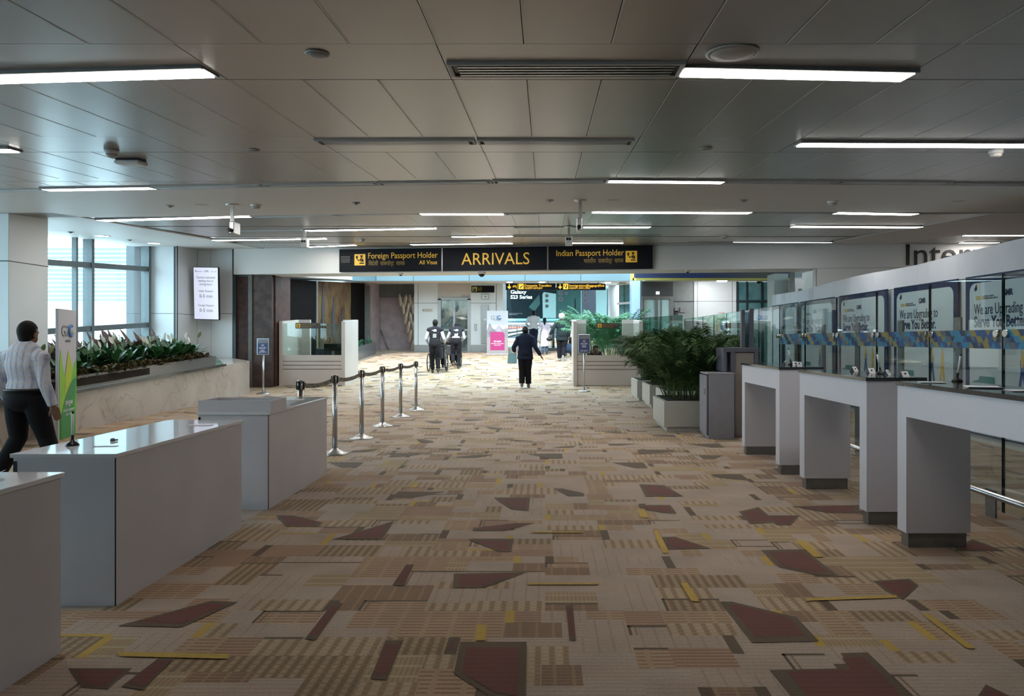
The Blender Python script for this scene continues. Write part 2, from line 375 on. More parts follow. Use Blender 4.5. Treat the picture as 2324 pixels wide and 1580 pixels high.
def prow(y0, y1, xl, xr):
    k0 = math.floor((xl-PXO)/PW); x = PXO+k0*PW
    while x < xr:
        a, b = max(x+0.002, xl), min(x+PW-0.002, xr)
        if b-a > 0.03: cquad(a, b, y0+0.004, y1-0.004, 0.0, 0); c_.mi = 3; cquad(a, a+0.006, y0+0.004, y1-0.004, -0.0015, 3)
        x += PW
for y0, y1 in bands: prow(y0, y1, X0, X1)
gaps = [(-4.5, -4.4)]+[(bands[i][1], bands[i+1][0]) for i in range(len(bands)-1)]
for y0, y1 in gaps:
    x = PXO-3*PW*9
    while x < X1:
        a, b = max(x, X0), min(x+3*PW-0.005, X1)
        if b > a: cquad(a, b, y0+0.002, y1-0.002, 0.001, 0)
        x += 3*PW
EN = [(-10.6, 8.35), (-6.2, 7.92), (-3.07, 7.57), (-0.55, 7.31), (1.87, 7.29), (5.16, 7.47), (12.4, 7.9)]    # near edge of the plaster band
EF = [(-10.6, 10.75), (-7.2, 10.60), (-4.6, 10.42), (-1.9, 10.10), (0.6, 9.93), (6.63, 9.95), (12.4, 10.0)]
def lin(tab, x):
    for (a, p), (b, q) in zip(tab, tab[1:]):
        if x <= b+1e-6: return p+(q-p)*(x-a)/(b-a)
    return tab[-1][1]
xs_ = sorted({v[0] for v in EN+EF})
for xa, xb in zip(xs_, xs_[1:]):                          # smooth plaster band
    c_.mi = 2; n0, n1, f0, f1 = lin(EN, xa), lin(EN, xb), lin(EF, xa), lin(EF, xb)
    c_.hexa([(xa, n0, ceil_z(n0)-.01), (xb, n1, ceil_z(n1)-.01), (xa, f0, ceil_z(f0)-.01), (xb, f1, ceil_z(f1)-.01),
             (xa, n0, ceil_z(n0)+.034), (xb, n1, ceil_z(n1)+.034), (xa, f0, ceil_z(f0)+.034), (xb, f1, ceil_z(f1)+.034)])
GL = (-7.2, -7.65); GR = (6.63, 6.8)
cquad(X0, GL[0], 10.02, 18.9, -0.01, 2, X0, GL[1])
cquad(GR[0], 8.55, 10.02, 17.5, -0.01, 2, GR[1], 8.55)
cquad(8.55, X1, 10.02, 13.7, -0.01, 2); cquad(8.55, X1, 16.6, 17.5, -0.01, 2)
for y0, y1 in ((9.9, 12.15), (12.30, 14.45), (14.6, 16.35)): prow(y0, y1, GL[0]+0.03, GR[0]-0.03)
prow(16.5, 17.35, GL[1]+0.05, GR[0]-0.03); prow(17.35, 18.3, GL[1]+0.05, -1.0)
prow(13.75, 16.55, 8.6, X1)
struct(c_, 'ceiling', [M['ceil'], M['ceil_gap'], M['gypsum'], M['ceil_edge']])

# ================================================================ HEADER over the passage
HA = math.atan2(-1.6, 15.22); HO = Vector((-8.5, 18.6, 0)); HU = Vector((math.cos(HA), math.sin(HA), 0)); HN = Vector((-math.sin(HA), math.cos(HA), 0))
HM = Matrix.Translation(HO) @ Matrix.Rotation(HA, 4, 'Z')
HZ = 3.165
hd = MB()
def header_slab(mb, s0, s1, z0, z1, d0=0.0, d1=0.9): mb.box(s0, s1, d0, d1, z0, z1, HM)
header_slab(hd, 0.02, 15.33, HZ, 4.05); header_slab(hd, 15.33, 21.6, -0.05, 4.05, 0, 0.3)
hd.mi = 1; header_slab(hd, 15.36, 21.6, HZ-0.006, HZ, -0.004, 0.02); header_slab(hd, 15.33, 15.338, -0.0, HZ, -0.004, 0.02)
struct(hd, 'wall_header', [M['white_wall'], M['dark']])
# ================================================================ PANELLED WALL by the window, monitor wall, stone walls
w = MB(); zt = lambda y: ceil_z(y)+0.02
def panel_wall(mb, a, b, z0, z1, th=0.05, seams=()):
    """vertical sheet from plan point a to b, seams = heights of dark joints"""
    a, b = Vector((*a, 0)), Vector((*b, 0)); u = (b-a).normalized(); n = Vector((-u.y, u.x, 0)); L = (b-a).length
    m = Matrix.Translation(a) @ Matrix(((u.x, n.x, 0, 0), (u.y, n.y, 0, 0), (0, 0, 1, 0), (0, 0, 0, 1)))
    mb.mi = 0; zz = [z0]+list(seams)+[z1]
    for p, q in zip(zz, zz[1:]): mb.box(0.003, L-0.003, 0, th, p+0.006, q-0.006 if q != z1 else q, m)
    mb.mi = 1; mb.box(0, L, 0.012, th+0.02, z0, z1, m)
panel_wall(w, (-10.25, 17.6), (-9.5, 17.6), 0.5, 3.95, seams=(2.06,))
panel_wall(w, (-9.5, 17.6), (-9.52, 18.7), 0.5, 3.95, seams=(2.06,))
panel_wall(w, (-9.52, 18.7), (-9.15, 18.7), 0.5, 3.95, seams=(2.1,)); panel_wall(w, (-9.15, 18.7), (-8.56, 18.7), 0.0, 3.95, seams=(2.1,))
w.mi = 1; w.box(-10.6, -8.5, 18.78, 18.95, 0, 4.2); w.box(-10.6, -10.25, 17.62, 18.8, 0, 4.2)  # first box: unseen backing added to stop sky light leaking through the seams
struct(w, 'wall_window_end', [M['white'], M['dark']])
M['stone'] = mat('brown_stone', (0.085, 0.060, 0.055), 0.45, noise=0.45, nscale=5, bump=0.1, bscale=40, spec=0.25)
M['stonered'] = mat('red_brown_stone', (0.075, 0.038, 0.032), 0.5, noise=0.4, nscale=6, spec=0.2)
M['tealdark'] = mat('dark_teal_trim', (0.02, 0.035, 0.042), 0.4)
M['greymetal'] = mat('grey_metal_trim', (0.12, 0.12, 0.11), 0.5, noise=0.2)
s = MB()
s.mi = 0; s.box(-8.03, -7.50, 18.75, 19.0, 0, 3.3); s.mi = 1; s.box(-8.48, -8.13, 18.8, 19.0, 0, 3.3)
s.mi = 2; s.box(-8.56, -8.48, 18.72, 19.0, 0, 3.35); s.box(-8.56, -7.50, 18.76, 19.0, 3.12, 3.3)
s.mi = 3; s.box(-8.13, -8.03, 18.70, 19.0, 0, 3.3)
s.mi = 1; s.box(-7.52, -7.46, 18.9, 20.0, 0, 3.25); s.mi = 0; s.box(-7.95, -7.75, 20.0, 20.1, 0.0, 3.3); s.mi = 4; s.box(-7.86, -7.62, 19.95, 20.05, 0, 3.3)
struct(s, 'wall_stone', [M['stone'], M['stonered'], M['tealdark'], M['greymetal'], M['cream']])
# column nearest the window
c = MB(); c.box(-8.75, -7.93, 10.1, 10.9, 0.3, 3.35)
c.mi = 1; c.box(-8.76, -7.925, 10.092, 10.91, 2.55, 2.565)
struct(c, 'wall_column', [M['white'], M['dark']], bevel=0.01)
# enclosing walls: behind the camera, far right, left under the windows
b = MB(); b.box(X0, X1, -4.6, -4.5, -0.05, 3.0); struct(b, 'wall_back', M['white_wall'])
b = MB(); b.box(X1, X1+0.1, -4.6, 17, -0.05, 4.2); struct(b, 'wall_right', M['white_wall'])
b = MB(); b.box(-10.1, -9.95, -4.6, 9.9, -0.05, 0.6); b.box(-10.1, -9.95, -4.6, 9.9, 3.15, 3.4)
b.hexa([(-10.1, 9.9, -0.05), (-9.95, 9.9, -0.05), (-10.4, 17.7, -0.05), (-10.25, 17.7, -0.05), (-10.1, 9.9, 0.8), (-9.95, 9.9, 0.8), (-10.4, 17.7, 0.95), (-10.25, 17.7, 0.95)])
struct(b, 'wall_left', M['white_wall'])
# windows
def wpt(y): return -9.92-(y-12.0)*0.055
win = MB()
def mull_h(za, ya, zb, yb, t=0.12, d=0.16):
    xa, xb = wpt(ya), wpt(yb)
    win.hexa([(xa-d/2, ya, za-t/2), (xa+d/2, ya, za-t/2), (xb-d/2, yb, zb-t/2), (xb+d/2, yb, zb-t/2), (xa-d/2, ya, za+t/2), (xa+d/2, ya, za+t/2), (xb-d/2, yb, zb+t/2), (xb+d/2, yb, zb+t/2)])
mull_h(2.69, 10.0, 3.20, 17.55); mull_h(1.35, 10.0, 1.77, 17.55)
for y, hw, d in ((15.1, 0.045, 0.2), (14.62, 0.03, 0.1), (12.2, 0.05, 0.2), (10.1, 0.05, 0.2), (17.5, 0.05, 0.2)):
    x = wpt(y); win.box(x-d/2, x+d/2, y-hw, y+hw, 0.9, ceil_z(y)+0.02)
wo = struct(win, 'window_1', M['window_frame'])
g = MB(); g.hexa([(wpt(10)-.01, 10, .8), (wpt(10), 10, .8), (wpt(17.5)-.01, 17.5, .9), (wpt(17.5), 17.5, .9), (wpt(10)-.01, 10, 3.3), (wpt(10), 10, 3.3), (wpt(17.5)-.01, 17.5, 3.85), (wpt(17.5), 17.5, 3.85)])
g.build('pane', M['wglass'], wo)
# the same window band carries on to the left of the picture, alongside the camera
win = MB(); win.box(-10.08, -9.97, -4.5, 9.9, 0.6, 0.7); win.box(-10.08, -9.97, -4.5, 9.9, 1.9, 2.0)
for y in (-4.4, -1.9, 0.6, 3.1, 5.6, 8.1, 9.85): win.box(-10.08, -9.92, y-0.05, y+0.05, 0.6, 3.2)
wo = struct(win, 'window_2', M['window_frame'])
g = MB(); g.box(-10.03, -10.02, -4.4, 9.85, 0.65, 3.18); g.build('pane', M['wglass'], wo)
# outside the window: louvred building, steel column, stay cables
ext = thing('terminal_building', 'pale building with horizontal louvres seen outside through the left window', 'building', (0, 0, 0))
M['extwhite'] = mat('pale_cladding', (0.72, 0.80, 0.84), 0.6, noise=0.04)
M['louvre'] = mat('louvre_blade', (0.52, 0.66, 0.72), 0.5)
e = MB(); e.box(-32, -16, 30.3, 34, -1, 5.45); e.build('wall', M['extwhite'], ext)
e = MB()
for k in range(14):
    z = 3.0+0.185*k; e.box(-30, -18.3, 30.0, 30.28, z, z+0.055)
e.build('louvre_slats', M['louvre'], ext)
e = MB(); e.box(-10.98, -10.72, 17.9, 18.2, 0, 6); e.box(-10.68, -10.62, 18.0, 18.3, 0, 6)
tag(e.build('outdoor_column', mat('dark_teal_cladding', (0.05, 0.07, 0.08), 0.5)), 'dark teal column outside at the right end of the window', 'column')
for i, (a, bb, lab) in enumerate((((90, 525), (30, 745), 'slanting steel stay cable outside the left window'), ((166, 535), (172, 745), 'near vertical steel stay cable outside the left window'))):
    pa_, pb_ = ray(a[0], a[1], 22.0), ray(bb[0], bb[1], 22.0); e = MB(); e.tube([pa_+(pa_-pb_)*.3, pb_+(pb_-pa_)*.8], 0.014, 8)
    e.build('stay_cable', mat('cable_steel%d' % i, (0.25, 0.35, 0.5), 0.4), ext)

# ================================================================ FAR HALL beyond the header
st = MB()      # ceiling soffit over the far hall and round the open atrium
def soff(x0, x1, y0, z0, y1, z1, th=0.12): st.hexa([(x0, y0, z0), (x1, y0, z0), (x0, y1, z1), (x1, y1, z1), (x0, y0, z0+th), (x1, y0, z0+th), (x0, y1, z1+th), (x1, y1, z1+th)])
soff(-9.5, 3.45, 27.0, 3.72, 33.5, 4.02); soff(-2.0, 5.5, 33.5, 4.02, 42, 4.5); soff(3.45, 13, 21.0, 3.25, 31, 3.9)
soff(-9.5, -7.3, 19.4, 3.2, 27.0, 3.72); soff(2.7, 13, 18.1, 4.0, 21.2, 4.0)  # second sheet: unseen roof added to keep sky light off the right recess
st.build('ceiling_far', M['gypsum']); tag(bpy.data.objects['ceiling_far'], kind='structure')
st = MB(); st.box(-6.65, 3.45, 26.93, 26.99, 3.70, 5.6)
st.hexa([(-9.4, 22.5, 3.35), (-9.3, 22.5, 3.35), (-6.75, 27, 3.70), (-6.65, 26.98, 3.70), (-9.4, 22.5, 5.6), (-9.3, 22.5, 5.6), (-6.75, 27, 5.6), (-6.65, 26.98, 5.6)])
st.mi = 1
for x in (-5.2, -3.0, -0.8, 1.4): st.box(x, x+0.02, 26.92, 26.93, 3.7, 5.6)
struct(st, 'wall_fascia', [M['teal'], M['tealdark']])
M['olive'] = mat('olive_to_blue_fascia', (0.09, 0.085, 0.05), 0.4, col2=(0.03, 0.06, 0.22), nscale=0.35)
M['yellowline'] = mat('yellow_trim', (0.55, 0.50, 0.12), 0.5, noise=0.1)
st = MB(); st.box(2.72, 8.6, 20.92, 20.98, 3.27, 3.98); st.mi = 1; st.box(2.68, 8.6, 20.89, 20.98, 3.20, 3.27); st.box(2.62, 2.72, 20.89, 20.98, 3.2, 3.98)
struct(st, 'trim_1', [M['olive'], M['yellowline']])
# left: black wall, mural, dark wall
def lwall(mb, ya, yb, th=0.15, x=-7.72, z0=None):
    xa, xb = x-0.0*(ya-20), x-0.0*(yb-20)
    mb.hexa([(xa-th, ya, floor_z(ya)), (xa, ya, floor_z(ya)), (xb-th, yb, floor_z(yb)), (xb, yb, floor_z(yb)), (xa-th, ya, 3.16+0.068*(ya-20)), (xa, ya, 3.16+0.068*(ya-20)), (xb-th, yb, 3.16+0.068*(yb-20)), (xb, yb, 3.16+0.068*(yb-20))])
st = MB(); lwall(st, 20.1, 22.95); st.mi = 1; lwall(st, 22.95, 23.1, x=-7.68); st.mi = 0; lwall(st, 27.2, 29.2, x=-7.70)
struct(st, 'wall_black', [mat('black_board', (0.008, 0.007, 0.007), 0.8, noise=0.3, spec=0.03), M['steel']])
st = MB(); lwall(st, 23.1, 27.2, x=-7.73); mo = tag(st.build('mural', mat('speckled_tan_mural', (0.10, 0.065, 0.03), 0.8, spec=0.1, col2=(0.045, 0.022, 0.012), nscale=1.5, bump=0.4, bscale=60)), 'tan and brown wall mural with tall dark leaf shapes beyond the left health desk', 'mural')
lf = MB()
for (yc, zc, h, wd) in ((23.75, 2.45, 0.95, 0.16), (24.9, 2.05, 0.9, 0.2), (26.0, 1.9, 0.7, 0.16), (23.5, 1.3, 0.8, 0.13), (25.6, 1.2, 0.5, 0.14)):
    lf.poly([(-7.728, yc-wd, zc), (-7.728, yc-wd*0.5, zc+h*0.5), (-7.728, yc+0.05, zc+h), (-7.728, yc+wd*0.7, zc+h*0.4), (-7.728, yc+wd, zc-h*0.1), (-7.728, yc+wd*0.3, zc-h*0.8), (-7.728, yc-wd*0.6, zc-h*0.6)], 0.02, (1, 0, 0))
lf.build('leaf_shapes', mat('charcoal_leaf', (0.02, 0.02, 0.024), 0.6), mo)
# pink grey plaster wall with handrail
M['plaster'] = mat('pinkish_grey_plaster', (0.38, 0.30, 0.31), 0.8, noise=0.25, nscale=2.5, bump=0.2, bscale=12)
st = MB(); st.box(-8.6, -4.9, 31.6, 31.8, 0.8, 4.0); st.box(-8.6, -7.6, 29.2, 31.6, 0.7, 4.0)
st.mi = 1; st.box(-7.9, -5.0, 31.3, 31.6, 3.35, 3.95); st.box(-7.72, -7.5, 29.15, 29.35, floor_z(29.2), 3.7)
struct(st, 'wall_plaster', [M['plaster'], M['greymetal']])
# lift lobby block
lb = MB(); Y = 30.2; zf = floor_z(Y)
LX = lambda px: (px-HX)/F*Y
def LZ(py): return EYE+(HY-py)/F*Y
lb.box(LX(940), LX(994), Y, Y+0.3, LZ(783), 4.0); lb.box(LX(1068), LX(1126), Y, Y+0.3, LZ(783), 4.0); lb.box(LX(1126), LX(1141), Y+0.02, Y+3, LZ(783), 4.0)
lb.mi = 1; lb.box(LX(994), LX(1068), Y+0.05, Y+0.3, LZ(678), 4.0)
lb.mi = 2; lb.box(LX(940), LX(994), Y-0.02, Y+0.3, zf-0.03, LZ(783)); lb.box(LX(1068), LX(1141), Y-0.02, Y+0.3, zf-0.03, LZ(783))
lb.mi = 3
for px in (949, 1126): lb.box(LX(px)-0.008, LX(px)+0.008, Y-0.004, Y, LZ(783), 3.85)
for a, b2 in ((940, 994), (1068, 1126)): lb.box(LX(a), LX(b2), Y-0.004, Y, LZ(688)-0.008, LZ(688)+0.008)
struct(lb, 'wall_lift', [M['white'], M['cream'], M['steel_dark'], M['dark']])
# far right wall
fr = MB(); Y = 25.0; RX = lambda px: (px-HX)/F*Y
fz = floor_z(Y)
fr.mi = 0; fr.box(RX(1575), RX(1671), Y, Y+0.2, fz-.03, 3.6)
fr.mi = 1; fr.box(RX(1528), RX(1575), Y+0.05, Y+0.2, fz-.03, 3.6)
fr.mi = 2; fr.box(RX(1455), RX(1528), Y+0.05, Y+0.2, EYE+(HY-674)/F*Y, 3.6)
fr.mi = 3
for px in (1583, 1662): fr.box(RX(px)-.006, RX(px)+.006, Y-.004, Y, fz, 3.5)
fr.box(RX(1528), RX(1671), Y-.003, Y+.05, EYE+(HY-684)/F*Y-.006, EYE+(HY-684)/F*Y+.006)
struct(fr, 'wall_far_right', [M['white'], mat('grey_panel', (0.22, 0.24, 0.24), 0.45, noise=0.1), mat('dark_grey_panel', (0.075, 0.08, 0.085), 0.45, noise=0.1), M['dark']])
dr = MB(); dz = EYE+(HY-676)/F*Y
for a, b2 in ((1457, 1462), (1487, 1493), (1520, 1528)): dr.box(RX(a), RX(b2), Y-0.02, Y+0.1, fz, dz)
dr.box(RX(1457)-.01, RX(1528)+.01, Y-0.03, Y+0.11, dz-0.05, dz+0.05); dr.box(RX(1500), RX(1501.5), Y-0.01, Y+0.08, fz, dz)
do = struct(dr, 'door_1', M['steel_dark'])
dg = MB(); dg.box(RX(1462), RX(1520), Y+0.03, Y+0.04, fz, dz); dg.build('pane', mat('pale_cyan_door_glass', (0.45, 0.65, 0.65), 0.2, noise=0.1, nscale=1), do)  # opaque pane in plain pale cyan
fg = MB(); fg.mi = 0
for a, b2 in ((1671, 1676), (1694, 1697), (1728, 1731), (1752, 1756)): fg.box(RX(a), RX(b2), Y, Y+0.1, fz, 3.6)
fg.box(RX(1671)-.01, RX(1760), Y-.01, Y+0.11, EYE+(HY-683)/F*Y-.05, EYE+(HY-683)/F*Y+.03)
fo = struct(fg, 'window_3', M['tealdark'])
q = MB(); q.box(RX(1673), RX(1760), Y+0.05, Y+0.06, fz, 3.5); q.build('pane', mat('teal_window_glass', (0.06, 0.16, 0.18), 0.08, col2=(0.16, 0.33, 0.36), nscale=1.2), fo)
# right recess columns next to the header end
rc = MB(); rc.box(6.64, 7.05, 19.8, 20.4, 0.1, 3.3); rc.mi = 1; rc.box(6.95, 7.4, 19.0, 19.4, 0.05, 3.3); rc.mi = 2; rc.box(7.0, 7.5, 17.4, 18.6, -0.02, 3.2)
rc.mi = 1; rc.box(7.4, 13, 19.3, 19.4, 0, 3.3)
struct(rc, 'wall_recess', [mat('pale_green_paint', (0.38, 0.43, 0.42), 0.6, noise=0.05), mat('grey_paint', (0.16, 0.17, 0.17), 0.6, noise=0.05), M['white_wall']])
b = MB(); b.box(12.4, 12.5, 17, 34, -0.05, 4.2); b.box(8.3, 12.5, 25.3, 25.4, 0.3, 4); struct(b, 'wall_far_side', M['white_wall'])
b = MB(); b.box(-9.6, -9.5, 19.0, 29.3, 0, 3.4); struct(b, 'wall_far_left', M['white_wall'])
# lower shopping level seen past the end of the floor
b = MB(); Y = 41.8
def z_at(py, Y): return EYE+(HY-py)/F*Y
def x_at(px, Y): return (px-HX)/F*Y
b.mi = 0; b.box(x_at(1120, Y), x_at(1460, Y), Y, Y+0.2, -2, z_at(722, Y)); b.mi = 1; b.box(-5, 8, Y+0.2, Y+0.4, z_at(728, Y), 5.5)
b.mi = 2; b.box(-5, 8, 33.3, Y, -2.1, -2.0)
struct(b, 'wall_shops', [mat('pale_shop_front', (0.25, 0.40, 0.44), 0.4, col2=(0.07, 0.12, 0.15), nscale=0.7), M['teal'], M['greymetal']])
b = MB()
b.box(x_at(1140, 41.6), x_at(1390, 41.6), 41.55, 41.75, z_at(728.5, 41.6), z_at(722.5, 41.6))
struct(b, 'trim_2', mat('teal_band', (0.22, 0.48, 0.55), 0.3))
# ================================================================ CEILING FIXTURES
TILT = math.atan(CB)
def ceil_frame(px0, py0, px1, py1):
    """centre, length and yaw of a bar on the ceiling between two points of it"""
    a, b = on_ceiling(px0, py0), on_ceiling(px1, py1)
    return (a+b)/2, (b-a).length, math.atan2(b.y-a.y, b.x-a.x)
def ceil_thing(name, label, cat, c, yaw, group=None, drop=0.0):
    return thing(name, label, cat, (c.x, c.y, ceil_z(c.y)-drop), group=group, rot=(TILT, 0, yaw))
light_rows = [
 ((-70,174,470,161), 'long lit ceiling light at the upper left, nearest the camera', 0.135, 'light'),
 ((1550,159,2060,168), 'brightest lit ceiling light at the upper right beside the large round speaker', 0.135, 'light'),
 ((-330,337,30,338), 'lit ceiling light cut off by the left edge of the picture in the second row', 0.13, 'light'),
 ((1815,325,2540,327), 'long lit ceiling light running out of the right edge in the second row', 0.13, 'light'),
 ((105,428,347,425), 'lit ceiling light at the left end of the third row, above the window column', 0.13, 'light'),
 ((1383,409,1640,411), 'lit ceiling light right of centre in the third row beside the plaster band', 0.13, 'light'),
 ((230,497,570,491), 'long lit ceiling light behind the leftmost hanging camera', 0.2, 'light'),
 ((955,484,1142,484), 'short lit ceiling light in the fourth row above the left and middle header signs', 0.2, 'light'),
 ((1345,480,1702,481), 'long lit ceiling light in the fourth row right of the taller camera pole', 0.2, 'light'),
 ((1898,482,2076,484), 'short lit ceiling light at the right end of the fourth row', 0.2, 'light'),
 ((698,521,987,518), 'long lit ceiling light beside the second hanging camera in the fifth row', 0.22, 'light'),
 ((1325,514,1475,514), 'short lit ceiling light above the right header sign in the fifth row', 0.22, 'light'),
 ((1800,513,2086,514), 'long lit ceiling light at the right end of the fifth row', 0.25, 'light'),
 ((487,543.5,737,541.5), 'lit ceiling light left of the second hanging camera, over the white header end', 0.22, 'light'),
 ((1027,536,1162,535), 'shortest lit ceiling light over the middle header sign', 0.22, 'light'),
 ((699,558.5,804,556.5), 'short lit ceiling light touching the top left corner of the left header sign', 0.22, 'light'),
 ((934,553.5,1162,552), 'lit ceiling light just above the top edge of the middle header sign', 0.25, 'light'),
 ((1298,550.5,1414,550.5), 'short lit ceiling light just above the top edge of the right header sign', 0.22, 'light'),
 ((1666,548.5,1886,549), 'dim thin ceiling light over the white header wall right of the signs', 0.12, 'lightdim'),
 ((2190,533,2340,533), 'lit ceiling light in the small far right ceiling section, nearer one', 0.16, 'light'),
 ((2183,550,2262,550), 'short lit ceiling light in the small far right ceiling section, farther one', 0.22, 'light'),
]
for (q, lab, wd, mt) in light_rows:
    c, L, yaw = ceil_frame(*q)
    t = ceil_thing('ceiling_light', lab, 'ceiling light', c, yaw, 'linear lights set in the ceiling')
    f = MB(); e = 0.018
    f.box(-L/2-e, L/2+e, -wd/2-e, -wd/2, -0.016, 0.03); f.box(-L/2-e, L/2+e, wd/2, wd/2+e, -0.012, 0.03)
    f.box(-L/2-e, -L/2, -wd/2, wd/2, -0.012, 0.03); f.box(L/2, L/2+e, -wd/2, wd/2, -0.012, 0.03); f.build('frame', M['greyplastic'], t)
    d = MB(); d.box(-L/2, L/2, -wd/2, wd/2, -0.019, 0.0); d.build('diffuser', M[mt], t)
vent_rows = [
 ((1020,156,1548,155), 'large slotted air vent between the two nearest lights', 0.15, 4),
 ((720,321,1079,320), 'slotted air vent left of centre in the second row with shiny reflecting blades', 0.10, 3),
 ((1084,320,1438,321), 'slotted air vent right of centre in the second row', 0.10, 3),
 ((-120,434,103,430), 'slotted air vent at the far left edge in the third row', 0.10, 3),
 ((350,425,598,420), 'slotted air vent right of the left light in the third row', 0.10, 3),
 ((602,419,858,415), 'slotted air vent in the third row above the monitor side of the header', 0.07, 2),
 ((860,415,1116,411.5), 'slotted air vent in the third row just left of centre', 0.07, 2),
 ((1119,411,1380,409), 'slotted air vent in the third row directly left of the lit light', 0.10, 3),
 ((1643,411,1898,412), 'slotted air vent in the third row directly right of the lit light', 0.10, 3),
 ((1902,412,2155,414), 'slotted air vent in the third row on the right', 0.10, 3),
 ((2158,415,2420,417), 'slotted air vent in the third row cut off by the right edge', 0.07, 2),
 ((574,491,760,487.5), 'slotted air vent right of the left light in the fourth row', 0.12, 3),
 ((763,487,952,484.5), 'slotted air vent left of the short light in the fourth row', 0.12, 3),
 ((1146,484,1330,482), 'slotted air vent between two lights behind the camera pole in the fourth row', 0.12, 3),
 ((1706,481,1895,482), 'slotted air vent between the two right lights in the fourth row', 0.12, 3),
 ((2080,484,2255,482.5), 'slotted air vent at the right end of the fourth row', 0.12, 3),
 ((540,523,695,521), 'slotted air vent left of the second camera pole in the fifth row', 0.12, 2),
 ((1166,515,1320,514), 'slotted air vent in the middle of the fifth row', 0.12, 2),
 ((1166,533.5,1500,533), 'long slotted air vent above the right header sign in the sixth row', 0.12, 2),
 ((1560,549.5,1664,549), 'slotted air vent above the header wall right of the signs', 0.12, 2),
]
for (q, lab, wd, nb) in vent_rows:
    c, L, yaw = ceil_frame(*q)
    t = ceil_thing('ceiling_vent', lab, 'air vent', c, yaw, 'slotted vents set in the ceiling')
    f = MB(); e = 0.02; h = wd/2+0.01
    f.box(-L/2, L/2, -h-e, -h, -0.014, 0.02); f.box(-L/2, L/2, h, h+e, -0.014, 0.02); f.box(-L/2, -L/2+e, -h, h, -0.014, 0.02); f.box(L/2-e, L/2, -h, h, -0.014, 0.02)
    f.build('frame', M['offwhite'], t)
    d = MB(); d.box(-L/2+e, L/2-e, -h, h, -0.0045, -0.002); d.build('dark_slot', M['black'], t)
    d = MB()
    for k in range(nb):
        yy = -h+2*h*(k+0.5)/nb; d.box(-L/2+e+.03, L/2-e-.03, yy-0.008, yy+0.008, -0.016, -0.003)
    d.build('blades', M['steel'], t)
for (px, py, r, lab, mt) in ((720,121,0.052,'small round speaker in the upper left of the ceiling','greyplastic'), (1662,120,0.115,'largest round ceiling speaker above the right light','offwhite'),
    (575,340,0.045,'small round ceiling speaker left of the shiny vent','greyplastic'), (1603,337,0.045,'small round ceiling speaker right of the centre vents','greyplastic'),
    (457,463,0.13,'round grille in the plaster ceiling left of the leftmost camera pole','offwhite'), (1392,452,0.13,'round grille in the plaster ceiling right of the middle camera pole','offwhite'),
    (2175,455,0.13,'round grille at the right end of the plaster ceiling band','offwhite')):
    c = on_ceiling(px, py); t = ceil_thing('ceiling_speaker', lab, 'speaker', c, 0, 'round speakers in the ceiling')
    d = 0.0 if not (7.19 < c.y < 10.02) else -0.0
    MB().lathe([(r*0.9, 0.0), (r*1.10, -0.0), (r*1.11, -0.004), (r*0.94, -0.008), (r*0.92, -0.005)], n=32).build('rim', M['offwhite'], t)
    g = MB(); g.lathe([(r*0.93, -0.006), (r*0.90, -0.009), (r*0.5, -0.011), (0.001, -0.012)], n=32); g.build('grille', M[mt], t)
for (px, py, lab) in ((253,340,'smoke detector left of the flat ceiling sensor at the upper left'), (2261,340,'smoke detector near the right edge under the second light'),
    (581,463,'smoke detector right of the leftmost camera pole'), (1890,455,'smoke detector on the right of the plaster ceiling band'),
    (822,543,'smoke detector above the left header sign'), (1645,535,'smoke detector above the header wall right of the signs')):
    c = on_ceiling(px, py); t = ceil_thing('smoke_detector', lab, 'smoke detector', c, 0, 'smoke detectors on the ceiling')
    k = 1.0 if c.y < 7 else 1.25
    MB().lathe([(0.055*k, 0.0), (0.055*k, -0.025), (0.045*k, -0.035)], n=24).build('base', M['plastic'], t)
    MB().lathe([(0.043*k, -0.034), (0.043*k, -0.05), (0.03*k, -0.062), (0.012*k, -0.066)], n=24).build('sensor_head', M['offwhite'], t)
c = on_ceiling(297, 362); t = ceil_thing('ceiling_sensor', 'flat rounded plastic sensor box on the ceiling beside the smoke detector at the upper left', 'sensor', c, 0)
MB().box(-0.10, 0.10, -0.07, 0.07, -0.012, 0.0, bev=0.005).build('mounting_plate', M['black'], t); MB().box(-0.115, 0.115, -0.075, 0.075, -0.05, -0.012, bev=0.02).build('cover', M['plastic'], t)
for (px, py, lab, lit) in ((232,534,'round lit downlight in the plaster ceiling above the window, left one',1), (350,551,'round lit downlight above the white panelled wall, right one',1)):
    c = on_ceiling(px, py); t = ceil_thing('downlight', lab, 'downlight', c, 0, 'lit downlights by the window')
    MB().lathe([(0.13, 0.0), (0.15, -0.0), (0.155, -0.015), (0.125, -0.02)], n=24).build('rim', M['plastic'], t); MB().lathe([(0.125, -0.016), (0.12, -0.02), (0.001, -0.021)], n=24).build('diffuser', M['light'], t)
for (px, py, lab) in ((385,465,'tiny white sprinkler plate at the left of the plaster ceiling'), (808,458,'tiny dark sprinkler plate between the two left camera poles'), (1247,452,'tiny sprinkler plate left of the middle camera pole'), (1688,452,'tiny dark sprinkler plate on the right of the plaster ceiling'),
        (160,525,'small sprinkler plate above the left window'), (294,543,'small sprinkler plate between the two downlights'), (400,558,'small sprinkler plate above the white panelled corner')):
    c = on_ceiling(px, py); o = MB().lathe([(0.05, 0.0), (0.052, -0.012), (0.02, -0.018), (0.018, -0.03), (0.001, -0.032)], n=16).build('sprinkler', M['offwhite' if px in (385, 1247) else 'greyplastic'])
    o.location = (c.x, c.y, c.z-0.008); o.rotation_euler = (TILT, 0, 0); tag(o, lab, 'sprinkler', 'sprinkler plates in the ceiling')
